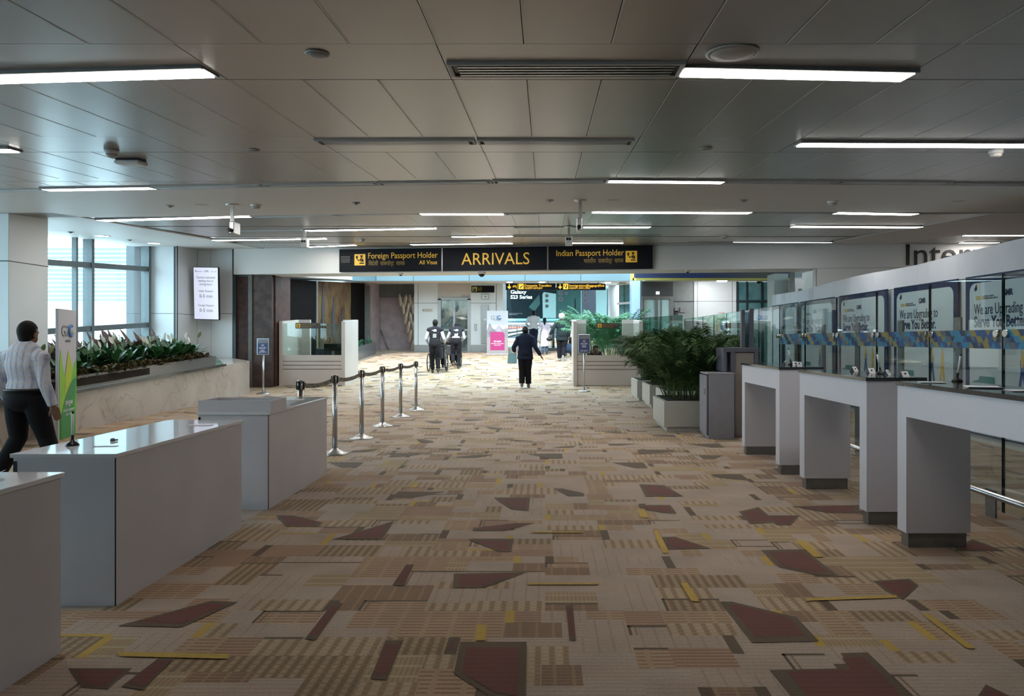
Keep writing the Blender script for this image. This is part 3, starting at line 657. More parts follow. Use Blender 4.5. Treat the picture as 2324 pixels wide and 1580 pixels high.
# hanging cameras
for (px, pt, pb, bx, by, side, lab) in ((527,462,508,532,518,0,'leftmost ceiling camera hung on a grey pole below the long left light'), (1317,452,500,1314,511,0,'ceiling camera hung on a grey pole above the right header sign, nearer one'),
        (692,521,543,692,551,1,'small pale camera unit hung above the left end of the left header sign'), (1291,513,540,1291,546,1,'small pale camera unit hung above the right header sign, farther one')):
    c = on_ceiling(px, pt); sc = c.y/F; L = (pb-pt)*sc
    t = thing('hanging_camera', lab, 'camera', (c.x, c.y, c.z-0.012), group='cameras hung from the ceiling')
    p = MB(); p.lathe([(0.08, 0.0), (0.08, -0.01), (0.03, -0.015)], n=16); p.box(-0.02, 0.02, -0.02, 0.02, -L-0.02, 0); p.build('pole', M['steel'], t)
    dx = (bx-px)*sc; z = -L-(by-pb)*sc
    if side: 
        b = MB(); b.box(dx-0.06, dx+0.06, -0.06, 0.06, z-0.08, z+0.08, bev=0.008); b.build('housing', M['plastic'], t)
        b = MB(); 
        for u in (-0.03, 0.015): b.lathe([(0.02, 0), (0.02, 0.012), (0.012, 0.014)], c=(dx+u, -0.06, z+0.03), n=16, mtx=Matrix.Rotation(R(90), 4, 'X'))
        b.build('lens', M['black'], t)
    else:
        b = MB(); b.box(dx-0.03, dx+0.035, -0.09, 0.10, z-0.07, z+0.09, bev=0.01); b.build('housing', M['steel'], t)
        b = MB(); b.lathe([(0.025, 0), (0.025, 0.05), (0.018, 0.055)], c=(dx-0.005, -0.09, z-0.03), n=16, mtx=Matrix.Rotation(R(90), 4, 'X')); b.build('lens', M['black'], t)

# ================================================================ SIGNS ON THE HEADER
def on_header(s, d, z): return HM @ Vector((s, d, z))
def hsign(s0, s1, lab):
    t = thing('header_sign', lab, 'sign', on_header((s0+s1)/2, -0.02, 3.19), HA, 'black signs along the header')
    w = (s1-s0)/2; b = MB(); b.box(-w, w, -0.10, 0.0, 0.0, 0.60, bev=0.006); b.build('sign_box', M['signblack'], t)
    return t, w
fy = -0.101; RX90 = (R(90), 0, 0)
def officer(parent, x, z, s, fg, bgm, y=fy, nm='pictogram'):
    """pictogram square: officer behind a desk checking a document"""
    b = MB(); b.box(x, x+s, y-0.004, y, z, z+s, bev=0.003); o = b.build(nm, bgm, parent)
    b = MB(); q = lambda u, v: (x+u*s, y-0.006, z+v*s)
    def blob(pts): b.poly([q(*p) for p in pts], 0.002, (0, -1, 0))
    blob([(.14,.62),(.26,.60),(.32,.70),(.28,.86),(.16,.84)]); blob([(.20,.60),(.27,.60),(.44,.44),(.38,.37)]); blob([(.38,.37),(.44,.46),(.58,.60),(.60,.48)])
    blob([(.52,.80),(.78,.80),(.76,.89),(.55,.89)]); blob([(.56,.79),(.74,.79),(.73,.68),(.65,.63),(.58,.68)])
    blob([(.54,.60),(.80,.60),(.85,.34),(.56,.30)]); blob([(.46,.14),(.88,.14),(.88,.24),(.46,.24)])
    b.build('pictogram_figure', fg, o)
    b = MB(); b.poly([q(.72,.58), q(.745,.58), q(.60,.30), q(.575,.30)], 0.003, (0, -1, 0)); b.build('pictogram_line', bgm, o)
t, w = hsign(3.055, 5.825, 'black header sign reading Foreign Passport Holder in yellow, leftmost of the three')
b = MB(); b.box(-w+0.05, -w+0.32, -0.12, -0.10, 0.22, 0.42, bev=0.01); b.box(-w+0.05, -w+0.33, -0.14, -0.12, 0.36, 0.42, bev=0.01); b.build('display_unit', M['black'], t)
u = lambda px: (px-890.0)*2*w/230.0
officer(t, u(810), 0.165, 0.30, M['signblack'], M['signyellow'])
text('lettering', 'Foreign Passport Holder', 0.22, (u(840), fy, 0.345), M['signyellow'], t, RX90, width=(996-840)*2*w/230)
text('hindi_lettering', '\u093fवदेशी  पासपोर्ट  धारक', 0.155, (u(842), fy, 0.16), M['greysign'], t, RX90, width=(924-842)*2*w/230)
text('lettering', 'All Visas', 0.155, (u(956), fy, 0.175), M['signyellow'], t, RX90, width=(996-956)*2*w/230)
t, w = hsign(5.865, 8.605, 'black header sign reading ARRIVALS in large yellow letters, middle of the three')
text('lettering', 'ARRIVALS', 0.44, ((1051-1125.5)/235.0*2*w, fy, 0.15), M['signyellow'], t, RX90, width=(1203-1051)/233*2*w)
t, w = hsign(8.645, 11.30, 'black header sign reading Indian Passport Holder in yellow, rightmost of the three')
u = lambda px: (px-1363.0)*2*w/234.0
text('lettering', 'Indian Passport Holder', 0.22, (u(1263), fy, 0.345), M['signyellow'], t, RX90, width=(1415-1263)*2*w/234)
text('hindi_lettering', 'भारतीय  पासपोर्ट  धारक', 0.155, (u(1326), fy, 0.16), M['greysign'], t, RX90, width=(1415-1326)*2*w/234)
officer(t, u(1420), 0.165, 0.29, M['signblack'], M['signyellow'])
# seam strips between the signs, dome cameras under the header
for i, s in enumerate((5.845, 8.625)):
    b = MB(); b.box(-0.018, 0.018, -0.08, 0.0, 0, 0.62); o = tag(b.build('sign_divider', M['steel_dark']), ['thin metal strip between the left and middle header signs', 'thin metal strip between the middle and right header signs'][i], 'metal strip'); o.location = on_header(s, -0.02, 3.18); o.rotation_euler = (0, 0, HA)
for (s, lab) in ((6.85, 'black dome camera under the header below the middle sign'), (4.65, 'small dome camera under the header below the left sign'), (12.2, 'small dome camera under the header right of the signs')):
    p = on_header(s, 0.15, HZ); k = 1 if s > 6 and s < 7 else 0.6
    t = thing('dome_camera', lab, 'camera', p, group='dome cameras under the header')
    MB().lathe([(0.11*k, 0), (0.115*k, -0.03), (0.09*k, -0.045)], n=24).build('mount', M['plastic'], t)
    MB().ball((0, 0, -0.04*k), 0.085*k, (1, 1, 1)).build('dome', M['black'], t)
# lettering on the right hand wall
p = on_header(17.0, -0.005, 3.18)
Yw = p.y; 
lt = text('wall_lettering', 'International', 0.80, (0, 0, 0), M['ink'], None, (R(90), 0, HA), ext=0.012)
s_i = ((2050-HX)*18.6/F+8.5)/(math.cos(HA)-(2050-HX)*math.sin(HA)/F)
pp = on_header(s_i, -0.014, 0); pp.z = EYE+(HY-602)/F*pp.y; lt.location = pp
tag(lt, 'large black lettering on the white wall above the plastic hoarding', 'lettering')
# ================================================================ LEFT WHITE COUNTERS
def counter(loc, wd, ln, ht, lab):
    t = thing('counter', lab, 'counter', loc, group=None)
    b = MB(); b.box(-wd/2+0.012, wd/2-0.012, -ln/2+0.012, ln/2-0.012, 0.0, ht-0.022); b.build('body', M['counter'], t)
    b = MB(); b.box(-wd/2, wd/2, -ln/2, ln/2, ht-0.022, ht, bev=0.003); b.build('top', M['counter_top'], t)
    b = MB()
    b.box(wd/2-0.016, wd/2-0.0105, -ln/2+0.010, -ln/2+0.0135, 0.0, ht-0.023); b.box(-wd/2+0.012, -wd/2+0.03, -ln/2+0.009, -ln/2+0.0125, 0.02, ht-0.04)
    b.build('joint', M['black'], t)
    return t
counter((-2.44, 2.30, 0), 0.58, 1.52, 0.805, 'white counter at the lower left corner, nearest the camera, with a folded paper on it')
counter((-2.52, 4.325, 0), 0.56, 1.51, 0.80, 'long white counter, middle of the three on the left, with a pen stand')
tc = counter((-2.56, 6.36, 0), 0.60, 1.52, 0.80, 'farthest of the three white counters on the left, with a raised tray')
b = MB(); b.box(-0.29, 0.31, -0.75, -0.42, 0.80, 0.815); b.box(-0.29, 0.31, -0.75, -0.735, 0.815, 0.895); b.box(0.295, 0.31, -0.735, -0.42, 0.815, 0.895); b.box(-0.29, -0.275, -0.735, -0.42, 0.815, 0.895); b.box(-0.275, 0.295, -0.435, -0.42, 0.815, 0.895)
b.build('raised_tray', M['counter'], tc)
def pen_stand(loc, lab, rz=0.0, tilt=0.12, k=1.0, dark=True):
    t = thing('pen_stand', lab, 'pen stand', loc, rz, 'pens on bases')
    b = MB(); b.lathe([(0.034*k, 0), (0.034*k, 0.006), (0.028*k, 0.014), (0.012*k, 0.024), (0.008*k, 0.034)], n=24); b.build('base', M['black'], t)
    d = Vector((math.sin(tilt)*0.6, 0.1*math.sin(tilt), math.cos(tilt))); p0 = Vector((0, 0, 0.03*k))
    b = MB(); b.tube([p0, p0+d*0.03*k], 0.008*k, 12); b.build('holder', M['black'], t); b = MB(); b.tube([p0+d*0.15*k, p0+d*0.165*k], 0.006*k, 12); b.build('pen_cap', M['black'], t)
    b = MB(); b.tube([p0+d*0.03*k, p0+d*0.15*k], [0.006*k, 0.0075*k], 12); b.build('pen', M['plastic'], t)
    return t
pen_stand((-2.665, 3.85, 0.80), 'black and white pen standing in a round base on the middle left counter', tilt=0.03)
b = MB(); b.lathe([(0.012, 0), (0.014, 0.008), (0.01, 0.016), (0.001, 0.018)], n=12); b.box(-0.004, 0.03, -0.006, 0.006, 0.002, 0.012, bev=0.003)
tag(b.build('tape_ball', mat('grey_tape', (0.2, 0.2, 0.2), 0.6, noise=0.4, nscale=60), loc=(-2.545, 4.02, 0.80)), 'small crumpled grey tape piece on the middle left counter', 'tape')
def sheet(loc, w, l, rz, lab, curl=0.0, m='paper', cat='paper', name='paper_sheet', grp=None):
    b = MB(); n = 8
    for i in range(n):
        a, c = i/n, (i+1)/n; za, zc = curl*abs(a-.5)**2*4+0.001, curl*abs(c-.5)**2*4+0.001
        b.hexa([(-w/2+w*a, -l/2, za), (-w/2+w*c, -l/2, zc), (-w/2+w*a, l/2, za), (-w/2+w*c, l/2, zc), (-w/2+w*a, -l/2, za+.0015), (-w/2+w*c, -l/2, zc+.0015), (-w/2+w*a, l/2, za+.0015), (-w/2+w*c, l/2, zc+.0015)])
    bmesh.ops.remove_doubles(b.bm, verts=b.bm.verts[:], dist=1e-5)
    o = b.build(name, M[m]); o.location = loc; o.rotation_euler = (0, 0, rz); return tag(o, lab, cat, grp)
sheet((-2.40, 2.88, 0.805), 0.15, 0.2, 0.4, 'curled white paper on the nearest left counter', 0.02)
M['tapewhite'] = mat('pale_tape', (0.8, 0.8, 0.82), 0.6, noise=0.05)
sheet((-2.46, 3.82, 0.80), 0.13, 0.03, 0.1, 'strip of pale tape on the near part of the middle left counter', 0, 'tapewhite', 'tape', 'tape_strip')
sheet((-2.40, 4.75, 0.80), 0.16, 0.06, 0.0, 'strip of pale tape on the far part of the middle left counter', 0, 'tapewhite', 'tape', 'tape_strip')
sheet((-2.50, 6.75, 0.80), 0.22, 0.12, 0.0, 'pale paper lying on the farthest left counter', 0, 'tapewhite', 'paper')

# ================================================================ RIGHT WRITING DESKS
def desk(y0, y1, lab):
    t = thing('writing_desk', lab, 'desk', (2.635, (y0+y1)/2, 0), group=None); L = (y1-y0)/2; W = 0.215
    b = MB(); b.box(-W, W, -L, -L+0.115, 0.10, 1.085); b.build('leg', M['desk'], t); b = MB(); b.box(-W, W, L-0.115, L, 0.10, 1.085); b.build('leg', M['desk'], t)
    b = MB(); b.box(-W, W, -L+0.115, L-0.115, 0.88, 1.085); b.build('apron', M['desk'], t)
    for s in (-1, 1):
        y = s*(L-0.0575); b = MB(); b.box(-W+0.02, W-0.02, y-0.045, y+0.045, 0.0, 0.10); b.build('plinth', M['plinth'], t)
    b = MB(); b.box(-W-0.012, W+0.02, -L-0.012, L+0.012, 1.085, 1.112, bev=0.002); b.build('top', M['granite'], t)
    return t
desk(3.33, 4.69, 'white writing desk with dark granite top nearest the camera at the right edge')
desk(5.14, 6.49, 'white writing desk with dark top and four small cards, middle of the three')
desk(7.05, 8.39, 'white writing desk with dark top beside the grey cabinet, farthest of the three')
ZD = 1.112
def on_desk(px, py): # point on desk top
    t = (py-HY)/F; y = (EYE-ZD)/t; return Vector(((px-HX)/F*y, y, ZD))
def clampd(p, y0, y1): return Vector((min(max(p.x, 2.47), 2.80), min(max(p.y, y0+.05), y1-.05), ZD))
def card(p, rz, lab):
    t = MB(); w, h, d = 0.055, 0.042, 0.028
    t.poly([(-w/2, -d, 0.0), (w/2, -d, 0.0), (w/2, 0, h), (-w/2, 0, h)], 0.001, (0, 1, 0)); t.poly([(-w/2, d, 0.0), (w/2, d, 0.0), (w/2, 0, h), (-w/2, 0, h)], 0.001, (0, -1, 0))
    o = t.build('tent_card', M['paper']); o.location = p; o.rotation_euler = (0, 0, rz); tag(o, lab, 'card', 'small folded cards on the desks')
    k = MB(); k.poly([(-0.010, -d*0.6-0.0005, h*0.4), (0.006, -d*0.6-0.0005, h*0.4), (0.010, -d*0.3-0.0005, h*0.72), (-0.004, -d*0.3-0.0005, h*0.72)], 0.0005, (0, -1, 0.3)); k.build('printed_mark', M['ink'], o)
for p, rz, lab in (((1938, 833), 0.5, 'leftmost small folded white card on the middle desk'), ((1976, 837), 0.15, 'second small folded white card from the left on the middle desk'), ((2012, 840.5), 0.7, 'small folded white card right of the pen on the middle desk'), ((2052, 846), 0.1, 'rightmost small folded white card on the middle desk')):
    yd = {1938: 6.12, 1976: 5.82, 2012: 5.50, 2052: 5.26}[p[0]]; card(Vector(((p[0]-HX)/F*yd, yd, ZD)), rz, lab)
for p, rz, lab in (((1783, 821), 0.6, 'left small folded white card on the farthest desk'), ((1805, 821.5), -0.4, 'middle small folded white card on the farthest desk'), ((1813, 824), 0.0, 'right small folded white card on the farthest desk')):
    yd = {1783: 7.80, 1805: 7.52, 1813: 7.38}[p[0]]; card(Vector(((p[0]-HX)/F*yd, yd, ZD)), rz, lab)
pen_stand(Vector(((1998-HX)/F*5.65, 5.65, ZD)), 'pen in a dark base between the cards on the middle desk', tilt=-0.35, k=0.95)
pen_stand(Vector(((1795-HX)/F*7.66, 7.66, ZD)), 'pen in a dark base between the cards on the farthest desk', tilt=-0.35)
pen_stand(clampd(on_desk(2158, 864), 3.33, 4.69), 'pen in a shiny dark base on the nearest right desk', tilt=0.30, k=1.0)
sheet((2.56, 4.52, ZD), 0.10, 0.15, 1.3, 'small white paper at the far end of the nearest right desk', 0.002)
sheet((2.60, 4.05, ZD), 0.14, 0.18, 1.25, 'white booklet in the middle of the nearest right desk', 0.006)
sheet((2.70, 3.78, ZD), 0.15, 0.24, 1.3, 'white paper on the nearest right desk close to the picture edge', 0.002)

# ================================================================ GLASS PARTITION beside the desks
GX = 3.54
gy = [4.27+1.005*i for i in range(0, 14)]; gy = [3.25]+gy
PATC = [mat('film_gold', (0.22, 0.18, 0.045), 0.4, noise=0.15), mat('film_cyan', (0.022, 0.17, 0.28), 0.4, noise=0.15), mat('film_blue', (0.018, 0.065, 0.19), 0.4, noise=0.15), mat('film_navy', (0.010, 0.03, 0.08), 0.4, noise=0.15), mat('film_grey', (0.08, 0.10, 0.12), 0.4, noise=0.15)]
rp = random.Random(3)
for i in range(len(gy)-1):
    y0, y1 = gy[i], gy[i+1]; near = y0 < 10.5
    if i < 7: pos = ['cut by the right picture edge', 'nearest fully seen, with dotted navy film', 'above the nearest desk top', 'behind the gap of the nearest and middle desks', 'behind the cards of the middle desk', 'behind the far end of the middle desk', 'behind the farthest desk'][i]; lab = 'glass panel with patterned film band, ' + pos
    else: lab = 'plain glass fence panel behind the palms, %s in the row from the grey cabinet' % ['first','second','third','fourth','fifth','sixth','seventh','eighth'][i-7]
    t = thing('glass_partition', lab, 'glass panel', (GX, (y0+y1)/2, 0), group='glass panels along the writing desks' if i < 7 else 'glass fence panels behind the palms')
    L = (y1-y0)/2; za = floor_z(y0)+0.06; zb = 1.905
    b = MB(); b.box(-0.006, 0.006, -L+0.006, L-0.006, za, zb); b.build('pane', M['glass'], t)
    b = MB(); b.box(-0.0065, 0.0065, -L+0.004, -L+0.010, za, zb); b.box(-0.0065, 0.0065, L-0.010, L-0.004, za, zb); b.box(-0.0065, 0.0065, -L+.01, L-.01, zb, zb+0.003); b.build('edges', M['glassedge'], t)
    if i < 7:
        b = MB(); rows = 3; h = (1.475-1.325)/rows; tw = 0.14; n = int(2*L/tw)+1
        x = -0.0075
        for r_ in range(rows):
            z0 = 1.325+r_*h; off = (r_*0.055) % tw
            for k in range(-1, n+1):
                a = -L+k*tw-off
                for j, (p, m_) in enumerate(([(0, 0), (0.065, 0), (0.115, 1), (0.05, 1)], [(0.065, 0), (0.14, 0), (0.115, 1)] , [(0.0, 0), (0.05, 1), (-0.025, 1)])) if False else enumerate((([(0, 0), (0.07, 0), (0.105, 1), (0.035, 1)], (k*3+r_*2+i) % 5), ([(0.07, 0), (0.14, 0), (0.105, 1)], (k+r_+1) % 3 + (1 if (k+r_) % 2 else 0)), ([(0.105, 1), (0.14, 0), (0.175, 1)], (k*2+r_*3+2) % 5))):
                    pts = []
                    ys = [min(max(a+q[0], -L+0.012), L-0.012) for q in p]
                    if max(ys)-min(ys) < 0.004: continue
                    b.mi = m_ % 5 if not (i == 1 and a < -L+0.45) else 3
                    try: b.poly([(x, yy, z0+q[1]*h) for yy, q in zip(ys, p)], 0.0008, (-1, 0, 0))
                    except Exception: pass
        b.build('film_band', PATC, t)
        if i == 1:
            b = MB()
            for k in range(46):
                yy = -L+0.02+rp.random()**1.5*0.42; zz = 1.335+rp.random()*0.13; q = 0.003+rp.random()*0.005
                b.poly([(-0.0088, yy-q, zz), (-0.0088, yy, zz-q), (-0.0088, yy+q, zz), (-0.0088, yy, zz+q)], 0.0006, (-1, 0, 0))
            b.build('film_dots', M['gold'], t)
    # holding post with two spider clamps at the far joint
    if i < 7:
        yj = y1
        pt = thing('glass_post', 'grey steel post with round glass clamps, ' + ['at the right picture edge', 'behind the near end of the nearest desk', 'behind the far end of the nearest desk', 'behind the middle desk', 'behind the far end of the middle desk', 'behind the farthest desk', 'next to the dark cabinet tower'][i], 'post', (GX+0.24, yj-0.03, 0), group='steel posts behind the glass')
        b = MB(); b.box(-0.01, 0.01, -0.05, 0.05, 0.0, 1.60); b.box(-0.06, 0.06, -0.08, 0.08, 0, 0.012); b.build('upright', M['steel_dark'], pt)
        for s in (-1, 1):
            b = MB(); rot = Matrix.Rotation(R(90), 4, 'Y')
            yy = 0.03+s*0.055
            b.lathe([(0.028, -0.03), (0.03, -0.025), (0.03, -0.006), (0.020, -0.005), (0.013, 0.0), (0.013, 0.22)], c=(-0.24, yy, 1.445), n=20, mtx=rot)
            b.build('clamp', M['chrome'], pt)
b = MB(); b.tube([(3.44, 2.6, 0.20), (3.44, 16.5, 0.20)], 0.024, 16)
o = tag(b.build('bumper_rail', M['steel']), 'polished steel rail running low along the foot of the glass partition', 'rail')
for y in gy[:12]:
    b = MB(); b.tube([(3.44, y+0.12, 0.20), (3.53, y+0.12, 0.20)], 0.012, 8); b.box(3.515, 3.53, y+0.06, y+0.18, 0.0, 0.215); b.build('bracket', M['steel_dark'], o)
# other glass fence running from the right health desk
for k in range(4):
    xa, ya = 2.78+(3.5-2.78)*k/4, 19.9-(19.9-17.4)*k/4; xb, yb = 2.78+(3.5-2.78)*(k+1)/4, 19.9-(19.9-17.4)*(k+1)/4
    u = Vector((xb-xa, yb-ya, 0)); an = math.atan2(u.y, u.x); L = u.length/2
    t = thing('glass_partition', 'green glass fence panel right of the right health desk, %s in the row from the desk' % ['first', 'second', 'third', 'last'][k], 'glass panel', ((xa+xb)/2, (ya+yb)/2, floor_z(yb)), an, 'glass fence panels beside the right health desk')
    b = MB(); b.box(-L+.006, L-.006, -0.006, 0.006, 0.05, 2.02-floor_z(yb)); b.build('pane', glass('greener_glass%d' % k, (0.55, 0.78, 0.72), 0.10), t)
    b = MB(); b.box(-L+.002, -L+.008, -0.007, 0.007, 0.0, 2.02-floor_z(yb)); b.build('edges', M['glassedge'], t)

# ================================================================ WHITE HOARDING with posters
HXX = 5.95
hb = MB(); 
yy = [1.8+0.35*k for k in range(0, 47)]
def hx(y, z): return HXX+0.015*math.sin(y*2.7+z)+0.01*math.sin(y*7.1+2*z)
for a, c in zip(yy, yy[1:]):
    zt_ = lambda y: 2.72-0.02*math.sin(y*1.3)-0.012*(y-2) + (0.03 if y < 6.9 else 0)
    lv = [0.05, 0.9, 1.8, 2.28, None]
    for p, q in zip(lv, lv[1:]):
        z0a, z0c = p, p; z1a = q if q else zt_(a); z1c = q if q else zt_(c)
        hb.hexa([(hx(a, z0a), a, z0a), (hx(a, z0a)+.05, a, z0a), (hx(c, z0c), c, z0c), (hx(c, z0c)+.05, c, z0c), (hx(a, z1a), a, z1a), (hx(a, z1a)+.05, a, z1a), (hx(c, z1c), c, z1c), (hx(c, z1c)+.05, c, z1c)])
bmesh.ops.remove_doubles(hb.bm, verts=hb.bm.verts[:], dist=1e-4)
M['sheet'] = mat('white_plastic_sheet', (0.55, 0.57, 0.62), 0.28, noise=0.08, nscale=1.2, bump=0.25, bscale=2.5)
ho = hb.build('hoarding', M['sheet']); tag(ho, 'long white plastic covered hoarding with printed posters behind the glass partition', 'hoarding')
b = MB(); b.box(HXX-0.03, HXX+0.09, 1.8, 17.9, 0.0, 0.05); b.build('base_strip', M['plastic'], ho)
b = MB()
for y, z0 in ((6.9, 2.3), (6.55, 2.3)): b.box(HXX-0.035, HXX-0.02, y-0.004, y+0.004, z0, 2.62)
b.box(HXX-0.045, HXX-0.02, 1.8, 6.95, 2.66, 2.668); b.build('sheet_seams', M['dark'], ho)
M['poster'] = mat('pale_poster', (0.48, 0.56, 0.60), 0.35, noise=0.06, nscale=1.5, bump=0.15, bscale=2)
names = ['nearest poster at the right picture edge', 'poster above the nearest desk', 'poster behind the middle desk', 'poster behind the farthest desk', 'small far poster beside the dark cabinet tower', 'farthest poster mostly hidden behind the palms']
TR = Matrix(((0, 0, -1, 0), (-1, 0, 0, 0), (0, 1, 0, 0), (0, 0, 0, 1)))   # lettering frame: reads towards the camera, faces -X
def on_poster(parent, u, z, off=0.0): return (-off, -u, z)
PROT = TR.to_euler()
M['drill'] = mat('teal_tool_print', (0.03, 0.20, 0.20), 0.5, noise=0.2); M['toolblue'] = mat('blue_tool_print', (0.015, 0.06, 0.20), 0.5, noise=0.2); M['hazy'] = mat('hazard_yellow_print', (0.35, 0.33, 0.04), 0.5)
pspan = [(7.62, 9.58), (9.76, 11.55), (11.77, 13.70), (13.93, 15.80), (15.95, 16.85), (16.95, 17.75)]
for i, (ya, yb) in enumerate(pspan):
    L = yb-ya; x = HXX-0.045
    t = thing('poster', 'navy bordered ' + names[i] + ', on the hoarding', 'poster', (x, yb, 0), group='posters along the hoarding')
    # local u runs from the far edge (0) towards the camera (L)
    b = MB(); b.box(-0.006, 0.01, -L, 0, 0.10, 2.265); b.build('sheet', M['navy'], t)
    b = MB(); bo = 0.10; r_ = 0.12; z0, z1 = 0.02+0.10, 2.265-0.10
    pts = []
    for (cu_, cz, a0) in ((bo+r_, z1-r_, 90), (L-bo-r_, z1-r_, 0)):
        for k in range(7):
            a = a0+90*(k/6.0) if False else a0+ (90-15*k if a0 == 0 else 90-15*k)
            pts.append((cu_+math.cos(R(a0+90-15*k))*r_, cz+math.sin(R(a0+90-15*k))*r_))
    pts = pts+[(L-bo, z0), (bo, z0)]
    b.poly([(-0.009, -p[0], p[1]) for p in pts], 0.0015, (-1, 0, 0)); b.build('face', M['poster'], t)
    if L > 1.5:
        off = 0.013
        text('lettering', 'We are Upgrading to', 0.21, on_poster(t, 0.20, 1.735, off), M['navy'], t, PROT, width=1.10)
        text('lettering', 'Serve You Better.', 0.21, on_poster(t, 0.20, 1.565, off), M['navy'], t, PROT, width=1.05, bold=0.006)
        text('logo_lettering', 'GMR', 0.11, on_poster(t, 0.78, 1.965, off), M['navy'], t, PROT, width=0.20, bold=0.004)
        text('logo_lettering', 'DELHI', 0.07, on_poster(t, 0.24, 1.935, off), M['gold'], t, PROT, width=0.16, bold=0.002)
        text('logo_lettering', 'INDIRA GANDHI', 0.035, on_poster(t, 0.41, 1.965, off), M['greyink'], t, PROT, width=0.20)
        text('logo_lettering', 'INTERNATIONAL AIRPORT', 0.035, on_poster(t, 0.41, 1.935, off), M['greyink'], t, PROT, width=0.28)
        b = MB()
        for (du, dz, sx_) in ((0, 0, 1), (0.015, 0.03, 0.7)):
            b.mi = 0 if sx_ == 1 else 1
            b.poly([(-off, -(0.23+du), 2.05+dz), (-off, -(0.23+du+0.035*sx_), 2.08+dz), (-off, -(0.23+du+0.02*sx_), 2.15), (-off, -(0.23+du-0.03*sx_), 2.08)], 0.001, (-1, 0, 0))
        b.build('logo_mark', [M['navy'], M['gold']], t)
        def flat(name, pts, m, th=0.001): 
            q = MB(); q.poly([(-off, -p[0], p[1]) for p in pts], th, (-1, 0, 0)); return q.build(name, m, t)
        # printed tools: drill, pliers, hazard strip
        u0 = 0.30
        flat('printed_drill', [(u0-.14, .80), (u0, .77), (u0+.02, .73), (u0+.28, .72), (u0+.34, .80), (u0+.33, .90), (u0+.02, .90), (u0, .85), (u0-.14, .82)], M['drill'])
        flat('printed_drill_grip', [(u0+.18, .72), (u0+.28, .72), (u0+.34, .50), (u0+.22, .50)], M['toolblue'])
        for uu, c1 in ((1.15, 'toolblue'), (1.42, 'gold')):
            if uu < L-0.25:
                flat('printed_pliers', [(uu, 1.24), (uu+.04, 1.12), (uu+.03, 1.0), (uu+.07, .80), (uu+.05, .62), (uu+.03, .80), (uu, .95), (uu-.03, .80), (uu-.05, .62), (uu-.07, .80), (uu-.03, 1.0), (uu-.04, 1.12)], M[c1])
                flat('printed_pliers_tip', [(uu, 1.30), (uu+.03, 1.16), (uu+.02, 1.05), (uu-.02, 1.05), (uu-.03, 1.16)], M['gold'], 0.002)
        b = MB()
        for k in range(6):
            b.mi = k % 2; a = 0.85+k*0.09
            b.poly([(-off, -a, .58), (-off, -(a+.09), .58), (-off, -(a+.12), .66), (-off, -(a+.03), .66)], 0.001, (-1, 0, 0))
        b.build('printed_hazard_strip', [M['hazy'], M['ink']], t)

# ================================================================ GREY CABINET and SCANNER TOWER
M['cab'] = mat('grey_blue_cabinet_paint', (0.31, 0.31, 0.35), 0.4, noise=0.08); M['cabdark'] = mat('slate_frame_paint', (0.15, 0.15, 0.19), 0.45, noise=0.08); M['beige'] = mat('brownish_beige_panel', (0.36, 0.32, 0.29), 0.5, noise=0.08)
t = thing('grey_cabinet', 'waist high grey cabinet with a door, right of the nearest palm planter', 'cabinet', (2.46, 9.78, 0))
b = MB(); b.box(-0.17, 0.19, -0.22, 0.22, 0.0, 0.905, bev=0.004); b.build('body', M['cab'], t)
b = MB(); b.box(-0.20, -0.178, -0.20, 0.215, 0.06, 0.89, bev=0.004); d = b.build('door', M['cab'], t); b = MB(); b.box(-0.208, -0.20, -0.16, -0.08, 0.62, 0.70, bev=0.003); b.build('handle', M['steel_dark'], d)
b = MB(); b.box(-0.178, -0.17, -0.21, 0.21, 0.05, 0.90); b.build('seal', M['black'], t)
b = MB(); b.box(-0.19, 0.20, -0.225, 0.225, 0.905, 0.925, bev=0.003); b.build('top', M['cab'], t)
t = thing('equipment_tower', 'tall slate framed tower with brownish panel behind the grey cabinet', 'tower', (2.86, 10.02, 0))
X = lambda px: (px-HX)/F*9.85-2.86
Z = lambda py: EYE+(HY-py)/F*9.85
b = MB(); b.box(X(1667), X(1709), -0.2, 0.2, 0.0, Z(801)); b.build('panel', M['beige'], t)
b = MB()
for (a, c, z0, z1) in ((1640, 1647, Z(843), Z(790)), (1657, 1666, 0.0, Z(790)), (1710, 1719, 0.0, Z(790))): b.box(X(a), X(c), -0.22, 0.2, z0, z1)
b.box(X(1640)-.004, X(1719)+.004, -0.228, 0.208, Z(799), Z(790)+.004); b.build('lower_frame', M['cabdark'], t)
b = MB(); b.box(X(1647), X(1657), -0.05, 0.05, Z(843), Z(800)); b.build('side_glass', M['cab'], t)
b = MB(); b.box(X(1685), X(1693), -0.12, -0.06, Z(790), Z(703)); b.box(X(1704), X(1713), -0.12, -0.06, Z(790), Z(700)); b.build('upper_frame', M['cabdark'], t)
b = MB(); b.box(X(1693), X(1704), -0.10, -0.08, Z(790), Z(708)); b.build('upper_glass', glass('blueish_glass', (0.6, 0.72, 0.8), 0.1), t)

